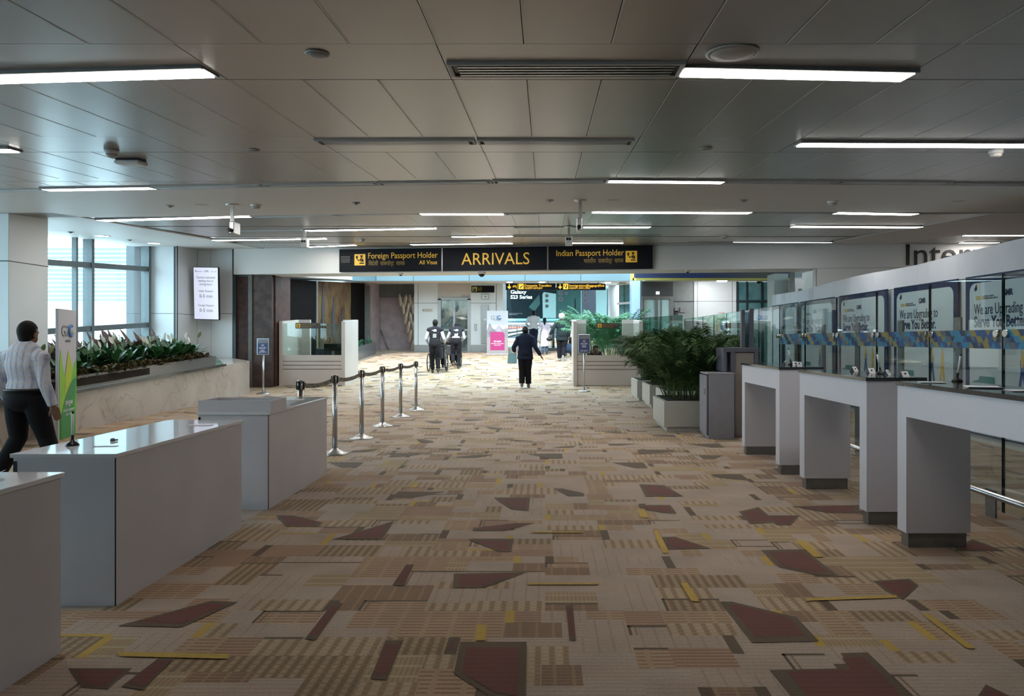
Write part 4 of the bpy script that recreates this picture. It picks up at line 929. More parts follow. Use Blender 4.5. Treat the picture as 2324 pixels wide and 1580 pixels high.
# ================================================================ PALMS IN WHITE PLANTERS
M['planter'] = mat('cream_planter', (0.52, 0.52, 0.47), 0.45, noise=0.05); M['soil'] = mat('dark_soil', (0.02, 0.015, 0.01), 1.0, noise=0.5, nscale=30, bump=0.5)
M['palm'] = mat('palm_green', (0.022, 0.062, 0.02), 0.55, col2=(0.045, 0.095, 0.026), nscale=5, spec=0.25); M['stalk'] = mat('palm_stalk', (0.06, 0.11, 0.03), 0.5, noise=0.3)
M['palm2'] = mat('blueish_palm_green', (0.03, 0.15, 0.07), 0.5, col2=(0.06, 0.22, 0.11), nscale=5)
def frond(mbs, mbl, p, az, ln, lean, rg, th=0.008):
    """arching frond: stem then narrow leaflets"""
    pts = []; d = Vector((math.cos(az), math.sin(az), 0)); q = Vector(p); el = R(86)-lean
    n = 12
    for i in range(n+1):
        pts.append(q.copy()); f = i/n; e = el-(f**2.3)*(R(62)+lean*0.9); q = q+(d*math.cos(e)+Vector((0, 0, 1))*math.sin(e))*ln/n
    mbs.tube(pts, [0.007*(1-0.8*i/n)+0.0015 for i in range(n+1)], 5)
    side = Vector((-d.y, d.x, 0))
    m = int(ln*44)
    for k in range(m):
        f = 0.30+0.70*k/m; i = min(int(f*n), n-1); c = pts[i].lerp(pts[i+1], f*n-i); tg = (pts[i+1]-pts[i]).normalized()
        L = (0.27*(1-(f-0.60)**2*3.0)+0.05)*rg.uniform(.8, 1.15)
        for s in (-1, 1):
            dr_ = (side*s*0.8+tg*0.75+Vector((0, 0, rg.uniform(-.25, .25)))).normalized()
            w = tg.cross(dr_).cross(dr_).normalized()*th
            tip = c+dr_*L+Vector((0, 0, -L*0.35)); mid = c+dr_*L*0.55+Vector((0, 0, -L*0.05))
            vs = [mbl.bm.verts.new(x) for x in (c, mid+w, tip, mid-w)]; mbl.bm.faces.new(vs)
def palm(parent, nf, hgt, spread, rg, mt='palm', base_z=0.42):
    a, l = MB(), MB()
    for k in range(nf):
        px_, py_ = rg.uniform(-1, 1)*spread*0.75, rg.uniform(-1, 1)*spread*0.75
        az = math.atan2(py_, px_)+rg.uniform(-0.9, 0.9); frond(a, l, (px_, py_, base_z), az, hgt*rg.choice((rg.uniform(0.45, 0.8), rg.uniform(0.8, 1.1), rg.uniform(0.85, 1.12))), rg.uniform(0.0, 0.38), rg)
    a.build('stems', M['stalk'], parent); tag(l.build('leaves', M[mt], parent), kind=None)
def planter(loc, w, l, h, lab, glab, seed, nf, hgt):
    rg = random.Random(seed)
    t = thing('planter', lab, 'planter', loc, group='white planters on the right')
    b = MB(); b.box(-w/2, w/2, -l/2, l/2, 0.07, h); 
    b.build('tub', M['planter'], t, bevel=0.006)
    b = MB(); b.box(-w/2+.02, w/2-.02, -l/2+.02, l/2-.02, h, h+0.004); b.build('rim_inset', M['planter'], t)  # thin inset sheet under the soil, in the tub's own colour
    b = MB(); b.box(-w/2+0.05, w/2-0.05, -l/2+0.05, l/2-0.05, h+.004, h+0.012); b.build('soil', M['soil'], t)
    b = MB(); b.box(-w/2+0.05, w/2-0.05, -l/2+0.05, l/2-0.05, 0.0, 0.07); b.build('plinth', M['planter'], t)
    p = thing('palm', glab, 'plant', (loc[0], loc[1], loc[2]), group='palms in the white planters')
    palm(p, nf, hgt, min(w, l)/2, rg, base_z=h)
planter((2.33, 10.86, 0), 1.06, 1.06, 0.46, 'nearest white planter box, left of the grey cabinet', 'bushy green palm in the nearest planter', 1, 90, 1.05)
planter((2.70, 12.85, 0), 1.06, 1.08, 0.46, 'second white planter box from the grey cabinet', 'bushy green palm in the second planter from the grey cabinet', 2, 90, 1.25)
planter((2.66, 14.45, 0), 1.06, 1.08, 0.46, 'third white planter box from the grey cabinet', 'bushy green palm in the third planter from the grey cabinet', 3, 84, 1.2)
planter((2.62, 16.05, 0), 1.06, 1.08, 0.46, 'farthest white planter box, next to the right health desk', 'bushy green palm in the farthest planter, beside the right health desk', 4, 78, 1.18)

# ================================================================ HEALTH DESKS
def booth(x0, x1, y, lab, signx, dep=1.35):
    t = thing('health_desk', lab, 'desk', ((x0+x1)/2, y, floor_z(y))); z = floor_z(y); w = (x1-x0)/2; H = 1.90-z; sl = RS
    def gb(mb, a, b_, ya, yb, h0, h1): 
        mb.hexa([(a, ya, sl*ya), (b_, ya, sl*ya), (a, yb, sl*yb), (b_, yb, sl*yb), (a, ya, h0), (b_, ya, h0), (a, yb, h1), (b_, yb, h1)])
    for nm, a in (('side_panel', -w), ('side_panel', w-0.10)):
        b = MB(); gb(b, a, a+0.10, 0, dep, H, H+0.08); b.build(nm, M['cream'], t)
    for a in (-w+0.10, w-0.10-0.33):
        b = MB(); gb(b, a, a+0.33, dep-0.08, dep, H+0.08, H+0.08); b.build('back_panel', M['cream'], t)
    b = MB(); b.box(-w+0.10, w-0.10, 0.03, 0.09, 0.02, 0.86); b.build('front_panel', M['cream'], t)
    b = MB()
    for zz in (0.68, 0.57, 0.46): b.box(-w+0.10, w-0.10, 0.024, 0.03, zz, zz+0.014)
    b.build('inlay_lines', M['copper'], t)
    b = MB(); b.box(-w+0.10, w-0.10, 0.09, 0.62, 0.72, 0.76); b.build('worktop', M['cream'], t)
    b = MB(); b.box(-w+0.10, w-0.10, 0.045, 0.055, 0.86, H-0.06); b.build('front_glass', glass('desk_glass', (0.86, 0.92, 0.88), 0.05), t)
    s = thing('hanging_sign', 'small dark Airport Health Desk sign on the glass of the %s health desk' % ('left' if x0 < 0 else 'right'), 'sign', (signx, y+0.03, 1.70), group='small health desk signs')
    b = MB(); b.box(-0.32, 0.32, -0.015, 0.01, 0, 0.155, bev=0.004); b.build('sign_board', M['dark'], s)
    b = MB(); b.box(-0.295, -0.185, -0.020, -0.015, 0.025, 0.13); pc = b.build('pictogram', M['signyellow'], s)
    b = MB(); b.box(-0.272, -0.262, -0.024, -0.020, 0.035, 0.12); b.box(-0.245, -0.215, -0.024, -0.020, 0.05, 0.085); b.box(-0.238, -0.222, -0.024, -0.020, 0.085, 0.12); b.box(-0.243, -0.233, -0.024, -0.020, 0.03, 0.05); b.build('pictogram_figure', M['ink'], pc)
    text('lettering', 'Airport Health Desk', 0.075, (-0.16, -0.017, 0.085), M['greysign'], s, RX90, width=0.42)
    text('hindi_lettering', 'हवाईअड्डा स्वास्थ्य डेस्क', 0.055, (-0.16, -0.017, 0.03), M['greysign'], s, RX90, width=0.30)
    return t
booth(-7.42, -5.58, 19.05, 'cream health desk with glass front on the left side of the passage', -6.65)
booth(0.79, 2.72, 19.0, 'cream health desk with glass front on the right side, before the green palms', 1.76)
# on the left desk: monitor and chair
t = thing('computer_monitor', 'black computer monitor on the left health desk seen from behind', 'monitor', (-5.98, 19.32, floor_z(18.95)+0.76))
b = MB(); b.box(-0.27, 0.27, -0.03, 0.02, 0.10, 0.43, bev=0.01); b.build('screen_back', M['black'], t)
b = MB(); b.box(-0.035, 0.035, -0.06, -0.03, 0.03, 0.22); b.box(-0.12, 0.12, -0.10, 0.10, 0.0, 0.02); b.build('stand', M['greyplastic'], t)
t = thing('office_chair', 'dark blue office chair behind the left health desk, mostly hidden', 'chair', (-6.45, 20.0, floor_z(20)), 0.5)
M['chairblue'] = mat('blue_grey_fabric', (0.03, 0.045, 0.06), 0.8, noise=0.2)
b = MB(); b.box(-0.23, 0.23, -0.22, 0.22, 0.42, 0.50, bev=0.02); b.build('seat', M['chairblue'], t)
b = MB(); b.box(-0.21, 0.21, 0.20, 0.26, 0.55, 0.98, bev=0.03); b.build('backrest', M['chairblue'], t)
b = MB(); b.tube([(0, 0, 0.06), (0, 0, 0.42)], 0.025); b.tube([(0, .22, .45), (0, .27, .62)], 0.02)
for k in range(5): b.tube([(0, 0, 0.09), (0.26*math.cos(k*1.257), 0.26*math.sin(k*1.257), 0.05)], 0.018)
b.build('base', M['black'], t)

# ================================================================ SIGN STANDS
def sign_stand(loc, lab, w, h0, h1):
    t = thing('sign_stand', lab, 'sign stand', loc, group='poster stands')
    b = MB(); b.lathe([(0.165, 0), (0.165, 0.01), (0.10, 0.025), (0.03, 0.045)], n=32); b.build('base', M['steel'], t)
    b = MB(); b.tube([(0, 0, 0.03), (0, 0, h0)], 0.022, 16); b.build('pole', M['steel'], t)
    b = MB(); b.box(-w/2, w/2, -0.03, 0.0, h0, h1, bev=0.006); b.build('frame', M['steel'], t)
    b = MB(); b.box(-w/2+.02, w/2-.02, -0.034, -0.03, h0+.02, h1-.02); f = b.build('poster_face', mat('blue_notice', (0.04, 0.06, 0.17), 0.4, noise=0.1), t)
    b = MB(); b.box(-w/2+.025, w/2-.025, -0.036, -0.034, h1-.12, h1-.03); b.build('poster_header', M['greyink'], f)
    for k, tx in enumerate(('NO', 'ENQUIRY', 'HERE.')):
        text('lettering', tx, 0.07, (0, -0.036, h1-.20-.07*k), M['paper'], t, RX90, align='CENTER', width=[.07, .18, .12][k])
    text('hindi_lettering', 'कृपया ध्यान दें', 0.05, (0, -0.036, h0+.05), M['paper'], t, RX90, align='CENTER', width=.2)
sign_stand((-7.22, 17.5, 0), 'steel poster stand with blue notice left of the left health desk', 0.30, 1.00, 1.42)
sign_stand((1.03, 18.0, floor_z(18.0)), 'steel poster stand with blue notice before the right health desk', 0.31, 1.00, 1.50)

# ================================================================ BARRIER POSTS
M['belt'] = mat('dark_printed_belt', (0.035, 0.03, 0.022), 0.6, col2=(0.25, 0.22, 0.16), nscale=26)
sp = [(-2.60, 7.26), (-2.57, 8.35), (-2.59, 9.64), (-2.62, 11.0), (-2.60, 12.3), (-2.55, 13.5)]
slab = ['belt barrier post standing behind the farthest white counter', 'nearest fully seen belt barrier post, right of the farthest white counter', 'second fully seen belt barrier post', 'middle belt barrier post of the row', 'belt barrier post next to the last one', 'last belt barrier post at the far end of the row']
for i, (x, y) in enumerate(sp):
    t = thing('barrier_post', slab[i], 'barrier post', (x, y, 0), group='belt barrier posts in the queue line')
    b = MB(); b.lathe([(0.165, 0.0), (0.165, 0.008), (0.13, 0.02), (0.06, 0.045), (0.033, 0.07)], n=36); b.build('base', M['steel'], t)
    b = MB(); b.tube([(0, 0, 0.05), (0, 0, 0.86)], 0.030, 20); b.build('pole', M['steel'], t)
    b = MB(); b.tube([(0, 0, 0.86), (0, 0, 0.955)], 0.031, 20); b.build('head_sleeve', M['steel'], t); b = MB()
    for a in range(4): b.box(-0.012, 0.012, 0.026, 0.042, 0.865, 0.95, Matrix.Rotation(a*math.pi/2, 4, 'Z'))
    b.build('belt_head', M['black'], t)
    b = MB(); b.lathe([(0.034, 0.955), (0.034, 0.962), (0.02, 0.968), (0.001, 0.969)], n=20); b.build('cap', M['steel'], t)
    if i < len(sp)-1:
        dx, dy = sp[i+1][0]-x, sp[i+1][1]-y; L = math.hypot(dx, dy); ux, uy = dx/L, dy/L
        b = MB(); n = 14; sg = 0.035; rows = []
        for k in range(n+1):
            f = k/n; s = 0.045+(L-0.09)*f; zz = 0.885-sg*4*f*(1-f)+0.0
            rows.append((ux*s, uy*s, zz))
        for (p, q) in zip(rows, rows[1:]):
            b.hexa([(p[0]-uy*.0015, p[1]+ux*.0015, p[2]), (p[0]+uy*.0015, p[1]-ux*.0015, p[2]), (q[0]-uy*.0015, q[1]+ux*.0015, q[2]), (q[0]+uy*.0015, q[1]-ux*.0015, q[2]),
                    (p[0]-uy*.0015, p[1]+ux*.0015, p[2]+.05), (p[0]+uy*.0015, p[1]-ux*.0015, p[2]+.05), (q[0]-uy*.0015, q[1]+ux*.0015, q[2]+.05), (q[0]+uy*.0015, q[1]-ux*.0015, q[2]+.05)])
        bmesh.ops.remove_doubles(b.bm, verts=b.bm.verts[:], dist=1e-5)
        b.build('belt', M['belt'], t)

# ================================================================ MARBLE BENCH, GRANITE TROUGH, PLANT BED
M['marble'] = mat('beige_marble', (0.46, 0.41, 0.37), 0.22, col2=(0.38, 0.33, 0.29), nscale=1.6)
def veins(m, col):
    nt = m.node_tree; bs = nt.nodes['Principled BSDF']; src = bs.inputs['Base Color'].links[0].from_socket; tc = [n for n in nt.nodes if n.type == 'TEX_COORD'][0]
    n = nt.nodes.new('ShaderNodeTexNoise'); n.inputs['Scale'].default_value = 1.1; n.inputs['Detail'].default_value = 6; n.inputs['Distortion'].default_value = 1.2; nt.links.new(tc.outputs['Object'], n.inputs['Vector'])
    a = nt.nodes.new('ShaderNodeMath'); a.operation = 'SUBTRACT'; a.inputs[1].default_value = 0.5; nt.links.new(n.outputs['Fac'], a.inputs[0])
    b_ = nt.nodes.new('ShaderNodeMath'); b_.operation = 'ABSOLUTE'; nt.links.new(a.outputs[0], b_.inputs[0])
    r_ = nt.nodes.new('ShaderNodeMapRange'); r_.inputs['From Min'].default_value = 0.0; r_.inputs['From Max'].default_value = 0.012; r_.inputs['To Min'].default_value = 0.6; r_.inputs['To Max'].default_value = 0.0; nt.links.new(b_.outputs[0], r_.inputs['Value'])
    mx = nt.nodes.new('ShaderNodeMix'); mx.data_type = 'RGBA'; mx.inputs['B'].default_value = (*col, 1); nt.links.new(src, mx.inputs['A']); nt.links.new(r_.outputs['Result'], mx.inputs['Factor']); nt.links.new(mx.outputs['Result'], bs.inputs['Base Color'])
veins(M['marble'], (0.24, 0.19, 0.16))
BX = lambda y: -7.0-0.006*(y-8.0)**2
BZ = lambda y: 0.845-(17.3-y)*0.0385
b = MB(); y0, y1 = 7.2, 17.4
b.hexa([(-9.9, y0, 0), (BX(y0), y0, 0), (-10.15, y1, 0), (BX(y1), y1, 0), (-9.9, y0, BZ(y0)), (BX(y0), y0, BZ(y0)), (-10.15, y1, BZ(y1)), (BX(y1), y1, BZ(y1))])
b.hexa([(-10.15, y1, 0), (BX(y1), y1, 0), (-9.8, 18.6, floor_z(18.6)), (-8.58, 18.6, floor_z(18.6)), (-10.15, y1, BZ(y1)), (BX(y1), y1, BZ(y1)), (-9.8, 18.6, BZ(18.6)), (-8.58, 18.6, BZ(18.6))])

bm_ = tag(b.build('marble_bench', M['marble']), kind='structure'); bm_.name = 'trim_3'
t = thing('granite_trough', 'long dark granite planting trough on the marble ledge under the window', 'trough', (BX(11.8), 11.8, BZ(11.8)), 0)
o0 = Vector((BX(11.8), 11.8, BZ(11.8))); b = MB()
def tr(xo, y, zo): return Vector((BX(y)-xo, y, BZ(y)+zo))-o0
for (xa, xb, ya, yb, h) in ((0.02, 0.08, 7.3, 15.2, 0.26), (1.55, 1.60, 10.98, 15.2, 0.26), (0.74, 0.79, 7.3, 10.98, 0.26)):
    if 1: b.hexa([tr(xb, ya, 0), tr(xa, ya, 0), tr(xb, yb, 0), tr(xa, yb, 0), tr(xb, ya, h), tr(xa, ya, h), tr(xb, yb, h), tr(xa, yb, h)])
b.build('granite_side', M['granite2'], t)
b = MB(); b.hexa([tr(1.6, 15.2, 0), tr(.02, 15.2, 0), tr(1.6, 15.5, 0), tr(-.0, 15.65, 0), tr(1.6, 15.2, .26), tr(.02, 15.2, .26), tr(1.6, 15.25, .24), tr(.0, 15.6, .06)]); b.build('sloping_end', glass('green_end_glass', (0.5, 0.8, 0.75), 0.15), t)
b = MB(); [b.hexa([tr(xw, ya, .1), tr(.08, ya, .1), tr(xw, yb, .1), tr(.08, yb, .1), tr(xw, ya, .22), tr(.08, ya, .22), tr(xw, yb, .22), tr(.08, yb, .22)]) for (xw, ya, yb) in ((.74, 7.3, 10.98), (1.55, 10.98, 15.2))]; b.build('soil', M['soil'], t)
b = MB(); b.hexa([tr(.021, 7.3, -.0), tr(-.03, 7.3, 0), tr(.021, 15.7, -.0), tr(-.03, 15.7, 0), tr(.021, 7.3, .05), tr(-.03, 7.3, .05), tr(.021, 15.7, .05), tr(-.03, 15.7, .05)]); b.build('ledge_strip', M['granite'], t)
def leaf(mb, p, d, up, L, w, droop=0.3):
    d = d.normalized(); s = d.cross(up).normalized(); n = 4; prev = None
    for i in range(n+1):
        f = i/n; c = p+d*L*f+up*(-droop*L*f*f); ww = w*math.sin(math.pi*min(1, f*0.92+0.06))**0.8 if f < 1 else 0.001
        cur = (mb.bm.verts.new(c-s*ww), mb.bm.verts.new(c+up*(-0.15*ww)), mb.bm.verts.new(c+s*ww))
        if prev:
            for a in (0, 1):
                f_ = mb.bm.faces.new((prev[a], prev[a+1], cur[a+1], cur[a])); f_.smooth = True; f_.material_index = mb.mi
        prev = cur
M['lily'] = mat('glossy_dark_leaf', (0.02, 0.085, 0.03), 0.3, col2=(0.05, 0.15, 0.05), nscale=9); M['lily2'] = mat('yellow_green_leaf', (0.16, 0.20, 0.05), 0.4, noise=0.3)
M['spathe'] = mat('white_flower', (0.75, 0.80, 0.72), 0.5, noise=0.08); M['croton'] = mat('bronze_leaf', (0.075, 0.045, 0.03), 0.45, col2=(0.16, 0.10, 0.10), nscale=7)
M['cover'] = mat('brown_groundcover', (0.11, 0.065, 0.02), 0.6, col2=(0.05, 0.06, 0.02), nscale=12)
rg = random.Random(5); UP = Vector((0, 0, 1))
def rosette(mb, c, n, L, w, rg, el0=0.3, el1=1.3):
    for k in range(n):
        az = rg.uniform(0, 6.283); e = rg.uniform(el0, el1); d = Vector((math.cos(az)*math.cos(e), math.sin(az)*math.cos(e), math.sin(e)))
        st_ = c+d*L*0.35; mb.tube([c, st_], 0.004, 4, caps=False); leaf(mb, st_, d+Vector((0, 0, -0.1)), UP if abs(d.z) < .98 else Vector((1, 0, 0)), L*rg.uniform(.5, .8), w*rg.uniform(.7, 1.1), 0.35)
posw = ['at the left end of the trough behind the man', 'left of the green banner', 'just left of the green banner', 'behind the green banner', 'just right of the green banner', 'second right of the green banner', 'third right of the green banner', 'near the middle of the visible bed', 'right of the middle of the visible bed', 'below the right window pane', 'below the dark window end', 'before the white corner panel', 'next to last on the right', 'at the right end of the trough']
ny = 14
for i in range(ny):
    y = 7.6+i*(14.9-7.6)/(ny-1)
    nar = y < 11.1; c = Vector((BX(y)-(0.42 if nar else 0.72)+rg.uniform(-.03, .03), y, BZ(y)+0.22))
    t = thing('peace_lily', 'green lily plant with white flowers, ' + posw[i], 'plant', c, group='flowering lilies in the trough')
    b = MB(); 
    for q in range(3 if nar else 7): rosette(b, Vector((rg.uniform(-.22, .22)*(.5 if nar else 1.4), rg.uniform(-.24, .24), 0)), 16, 0.36 if nar else 0.50, 0.05 if nar else 0.062, rg, 0.45, 1.4)
    b.build('leaves', M['lily'], t)
    for q in range(4):
        x_, y_ = rg.uniform(-.28, .25)*(.5 if nar else 1.2), rg.uniform(-.25, .25); h = rg.uniform(.36, .50)
        b = MB(); b.mi = 0; b.tube([(x_, y_, 0), (x_+.02, y_, h)], 0.004, 5); b.mi = 1
        az = rg.uniform(0, 6.28); leaf(b, Vector((x_+.02, y_, h-.02)), Vector((math.cos(az)*.45, math.sin(az)*.45, 1)), Vector((math.cos(az+1.57), math.sin(az+1.57), 0.05)), 0.15, 0.033, 0.1)
        b.build('flower', [M['stalk'], M['spathe'] if q < 3 else M['lily2']], t)
for i in range(ny):
    y = 7.5+i*(15.0-7.5)/(ny-1); c = Vector((BX(y)-1.28, y, BZ(y)+0.22))
    if y < 11.25: continue
    t = MB()
    for q in range(7): rosette(t, Vector((rg.uniform(-.22, .2), rg.uniform(-.27, .27), 0)), 12, rg.uniform(.45, .68), 0.06, rg, 0.7, 1.45)
    o = t.build('bronze_plant', M['croton'], None, loc=c); tag(o, 'bronze leaved plant at the trough back, ' + posw[i], 'plant', 'bronze leaved plants along the back of the trough')
t = MB()
for k in range(700):
    y = rg.uniform(7.4, 15.15); xo = rg.uniform(0.10, 0.48); c = Vector((BX(y)-xo, y, BZ(y)+0.235)); rosette(t, c, 6, 0.17, 0.026, rg, 0.2, 1.3)
tag(t.build('groundcover', M['cover']), 'brown and olive low groundcover along the front of the trough', 'groundcover', kind='stuff')

# ================================================================ BANNER STANDS
M['bannerwhite'] = mat('banner_white', (0.50, 0.50, 0.54), 0.45, noise=0.03); M['banneredge'] = mat('banner_edge', (0.42, 0.42, 0.44), 0.5)
GRN = {k: mat('print_'+k, v, 0.45, noise=0.06) for k, v in dict(lime=(0.24, 0.52, 0.03), yellowgreen=(0.42, 0.55, 0.03), green=(0.08, 0.40, 0.03), deep=(0.02, 0.24, 0.05), pale=(0.50, 0.58, 0.35), bright=(0.14, 0.50, 0.02)).items()}
def logo(t, x, z, s, y, dark=M['greyink']):
    """G20 with a lotus and globe for the zero"""
    text('lettering', 'G2', s, (x, y, z), dark, t, RX90, width=s*1.25)
    b = MB(); cx, cz, r_ = x+s*1.62, z+s*0.36, s*0.34
    b.mi = 0; b.tube([(cx+math.cos(R(a))*r_, y-.002, cz+math.sin(R(a))*r_) for a in range(60, 331, 15)], 0.12*s/1.4, 8)
    b.build('logo_ring', mat('logo_blue%d' % int(s*1000), (0.05, 0.20, 0.60), 0.4), t)
    b = MB(); 
    for i, a in enumerate((-50, -25, 0, 25, 50)):
        dx, dz_ = math.sin(R(a)), math.cos(R(a)); bx, bz = cx+.1*s, cz-.36*s; b.mi = i % 2
        b.poly([(bx, y-.006, bz), (bx+dx*.2*s-dz_*.07*s, y-.006, bz+dz_*.2*s+dx*.07*s), (bx+dx*.42*s, y-.006, bz+dz_*.42*s), (bx+dx*.2*s+dz_*.07*s, y-.006, bz+dz_*.2*s-dx*.07*s)], 0.002, (0, -1, 0))
    b.build('logo_lotus', [mat('logo_green%d' % int(s*1000), (0.10, 0.30, 0.05), 0.5), mat('logo_gold%d' % int(s*1000), (0.5, 0.3, 0.03), 0.5)], t)
def banner(loc, rz, w, h, lab, style):
    t = thing('banner_stand', lab, 'banner', loc, rz)
    if style == 'green':
        b = MB(); b.box(-w/2, w/2, -0.05, -0.015, 0.0, h, bev=0.003); b.build('panel', M['bannerwhite'], t)
        y = -0.052; P = lambda pts, m, k=0: (lambda b: (b.poly([(p[0]*w-w/2, y-0.0012*k, p[1]*h) for p in pts], 0.0008, (0, -1, 0)), b.build('printed_peak', GRN[m], t)))(MB())
        P([(.04, 0.002), (.96, 0.002), (.96, .45), (.72, .48), (.04, .42)], 'green')
        P([(.04, .28), (.98, .28), (.98, .52), (.86, .575), (.72, .50), (.5, .45), (.04, .50)], 'pale', 1)
        P([(.04, .20), (.5, .20), (.5, .48), (.28, .50), (.10, .69), (.04, .60)], 'lime', 2)
        P([(.36, .30), (.95, .30), (.88, .45), (.62, .62), (.52, .68), (.36, .50)], 'yellowgreen', 3)
        P([(.62, .20), (.98, .20), (.98, .60), (.90, .58), (.70, .47)], 'bright', 4)
        pts = [(.10, 0.002), (.85, 0.002), (.85, .25)]+[(.98-.88*(k/8), .46-.30*(k/8)**2.2) for k in range(9)]+[(.10, .15)]
        P(pts, 'deep', 5)
        logo(t, -w*0.36, h*0.79, w*0.32, -0.055)
        text('lettering', 'भारत 2023 INDIA', 0.05, (0, -0.055, h*0.745), M['greyink'], t, RX90, align='CENTER', width=w*.3)
        text('hindi_lettering', 'वसुधैव कुटुम्बकम्', 0.09, (0.02, -0.061, h*0.255), M['paper'], t, RX90, align='CENTER', width=w*.45)
        text('lettering', 'ONE EARTH • ONE FAMILY', 0.05, (0.02, -0.061, h*0.205), M['paper'], t, RX90, align='CENTER', width=w*.62)
        text('lettering', 'ONE FUTURE', 0.05, (0.02, -0.061, h*0.172), M['paper'], t, RX90, align='CENTER', width=w*.35)
    else:
        b = MB(); b.box(-w/2, w/2, -0.02, 0.02, 0.05, h); b.build('panel', M['bannerwhite'], t)
        b = MB(); b.box(-w/2-.02, w/2+.02, -0.09, 0.09, 0.0, 0.05, bev=0.01); b.build('base', M['steel'], t)
        y = -0.022; gr = [mat('print_grey%d' % k, v, 0.5) for k, v in enumerate(((0.17, 0.17, 0.19), (0.25, 0.24, 0.28), (0.22, 0.20, 0.20), (0.13, 0.13, 0.15)))]
        def P(pts, m, k): b = MB(); b.poly([(p[0]*w-w/2, y-0.0012*k, p[1]*h) for p in pts], 0.0008, (0, -1, 0)); b.build('printed_peak', m, t)
        P([(0, .03), (1, .03), (1, .62), (0.7, .58), (.4, .52), (0, .55)], gr[2], 0)
        P([(0, .56), (.13, .72), (.35, .56), (.6, .66), (.8, .54), (1, .60), (1, .4), (0, .4)], gr[0], 1)
        P([(.3, .56), (.57, .67), (.75, .50), (.5, .42)], gr[1], 2); P([(0, .5), (.3, .6), (.55, .5), (0.2, .4)], gr[3], 3)
        mg = mat('print_magenta', (0.27, 0.014, 0.11), 0.5, noise=0.05)
        P([(.16, .11), (.84, .11), (.84, .48), (.74, .525), (.16, .525)], mg, 4)
        logo(t, -w*0.32, h*0.80, w*0.26, -0.024)
        text('lettering', 'भारत 2023 INDIA', 0.05, (0, -0.024, h*0.77), M['greyink'], t, RX90, align='CENTER', width=w*.32)
        text('hindi_lettering', 'वसुधैव कुटुम्बकम्', 0.08, (0, -0.03, h*0.295), M['paper'], t, RX90, align='CENTER', width=w*.36)
        text('lettering', 'ONE EARTH • ONE FAMILY', 0.05, (0, -0.03, h*0.25), M['paper'], t, RX90, align='CENTER', width=w*.6)
        text('lettering', 'ONE FUTURE', 0.05, (0, -0.03, h*0.215), M['paper'], t, RX90, align='CENTER', width=w*.3)
    return t
banner((-6.86, 9.73, 0), R(107.5), 0.70, 1.823, 'tall green and white banner panel standing beside the marble ledge', 'green')
banner((-2.0, 28.7, floor_z(28.7)), 0, 0.89, 1.86, 'grey and magenta banner beside the lift', 'pink')
# ================================================================ WALL MONITOR
t = thing('wall_monitor', 'portrait wall screen showing estimated immigration waiting times on the panelled wall', 'screen', (-9.04, 18.25, 2.62), 0.0, rot=(R(4), R(1.5), R(-6)))
w, h = 0.355, 0.705
b = MB(); b.box(-w, w, -0.03, 0.03, -h, h, bev=0.004); b.build('casing', M['black'], t)
b = MB(); b.box(-0.08, 0.08, 0.03, 0.40, -0.1, 0.1); b.build('wall_bracket', M['dark'], t)
b = MB(); b.box(-w+.015, w-.015, -0.034, -0.03, -h+.02, h-.015); b.build('display', mat('lit_screen', (0.2, 0.2, 0.22), 0.4, emit=(0.78, 0.82, 1.0), estr=0.55), t)
for (tx, sz, z, wd, xo) in (('GMR', .08, .565, .13, .02), ('13:11:12', .05, .57, .15, .22), ('Current estimated', .09, .40, .52, 0), ('waiting time in', .09, .31, .42, 0), ('immigration', .09, .22, .35, 0), ('Indian Passport', .08, .04, .40, 0), ('0-5 min', .13, -.11, .37, 0), ('Foreign Passport', .08, -.34, .44, 0), ('0-5 min', .13, -.49, .37, 0)):
    text('screen_lettering', tx, sz, (xo, -0.035, z), M['greyink'], t, RX90, align='CENTER', width=wd)
b = MB(); b.box(-.30, -.10, -0.036, -0.034, .575, .585); b.poly([(-.30, -.036, .60), (-.27, -.036, .62), (-.26, -.036, .60), (-.29, -.036, .59)], .001, (0, -1, 0)); b.build('screen_logo', M['greyink'], t)
# ================================================================ FAR HALL OBJECTS
Y = 30.2; zf = floor_z(Y)
def P30(px, py, y=30.2): return ray(px, py, y)
# lift door
t = thing('lift_door', 'steel framed glass lift door beyond the two attendants', 'door', (LX(1031), Y+0.05, zf))
x = lambda px: LX(px)-LX(1031); z = lambda py: LZ(py)-zf
b = MB(); b.box(x(994), x(1001), -0.08, 0.1, 0, z(678)); b.box(x(1061), x(1068), -0.08, 0.1, 0, z(678)); b.box(x(994), x(1068), -0.08, 0.1, z(681), z(676)); b.box(x(1028), x(1033), -0.02, 0.08, 0, z(680)); b.box(x(1001), x(1061), -0.01, 0.06, z(751), z(747)); b.build('frame', M['steel_dark'], t)
for a, c in ((1001, 1028), (1033, 1061)):
    b = MB(); b.box(x(a), x(c), 0.03, 0.05, 0.02, z(681)); b.build('door_leaf', mat('reflecting_lift_glass%d' % a, (0.10, 0.13, 0.12), 0.08, metal=0.6, col2=(0.30, 0.33, 0.30), nscale=3.0), t)
rg = random.Random(9)
for k, (px, py, ln, an, m_) in enumerate(((1014, 738, 0.5, 50, 0), (1008, 746, 0.4, -35, 0), (1022, 728, 0.45, 60, 0), (1048, 722, 0.5, -8, 1), (1037, 700, 0.3, 80, 0), (1005, 712, 0.4, 88, 0), (1052, 765, 0.35, 15, 1))):
    b = MB(); d = Vector((math.cos(R(an)), 0, math.sin(R(an)))); c = Vector((x(px), 0.018, z(py)))
    b.tube([c-d*ln/2, c, c+d*ln/2], [0.02, 0.07, 0.015], 10, flat=(1, .25)); b.build('etched_leaf', M['teal' if m_ == 0 else 'plastic'], t)
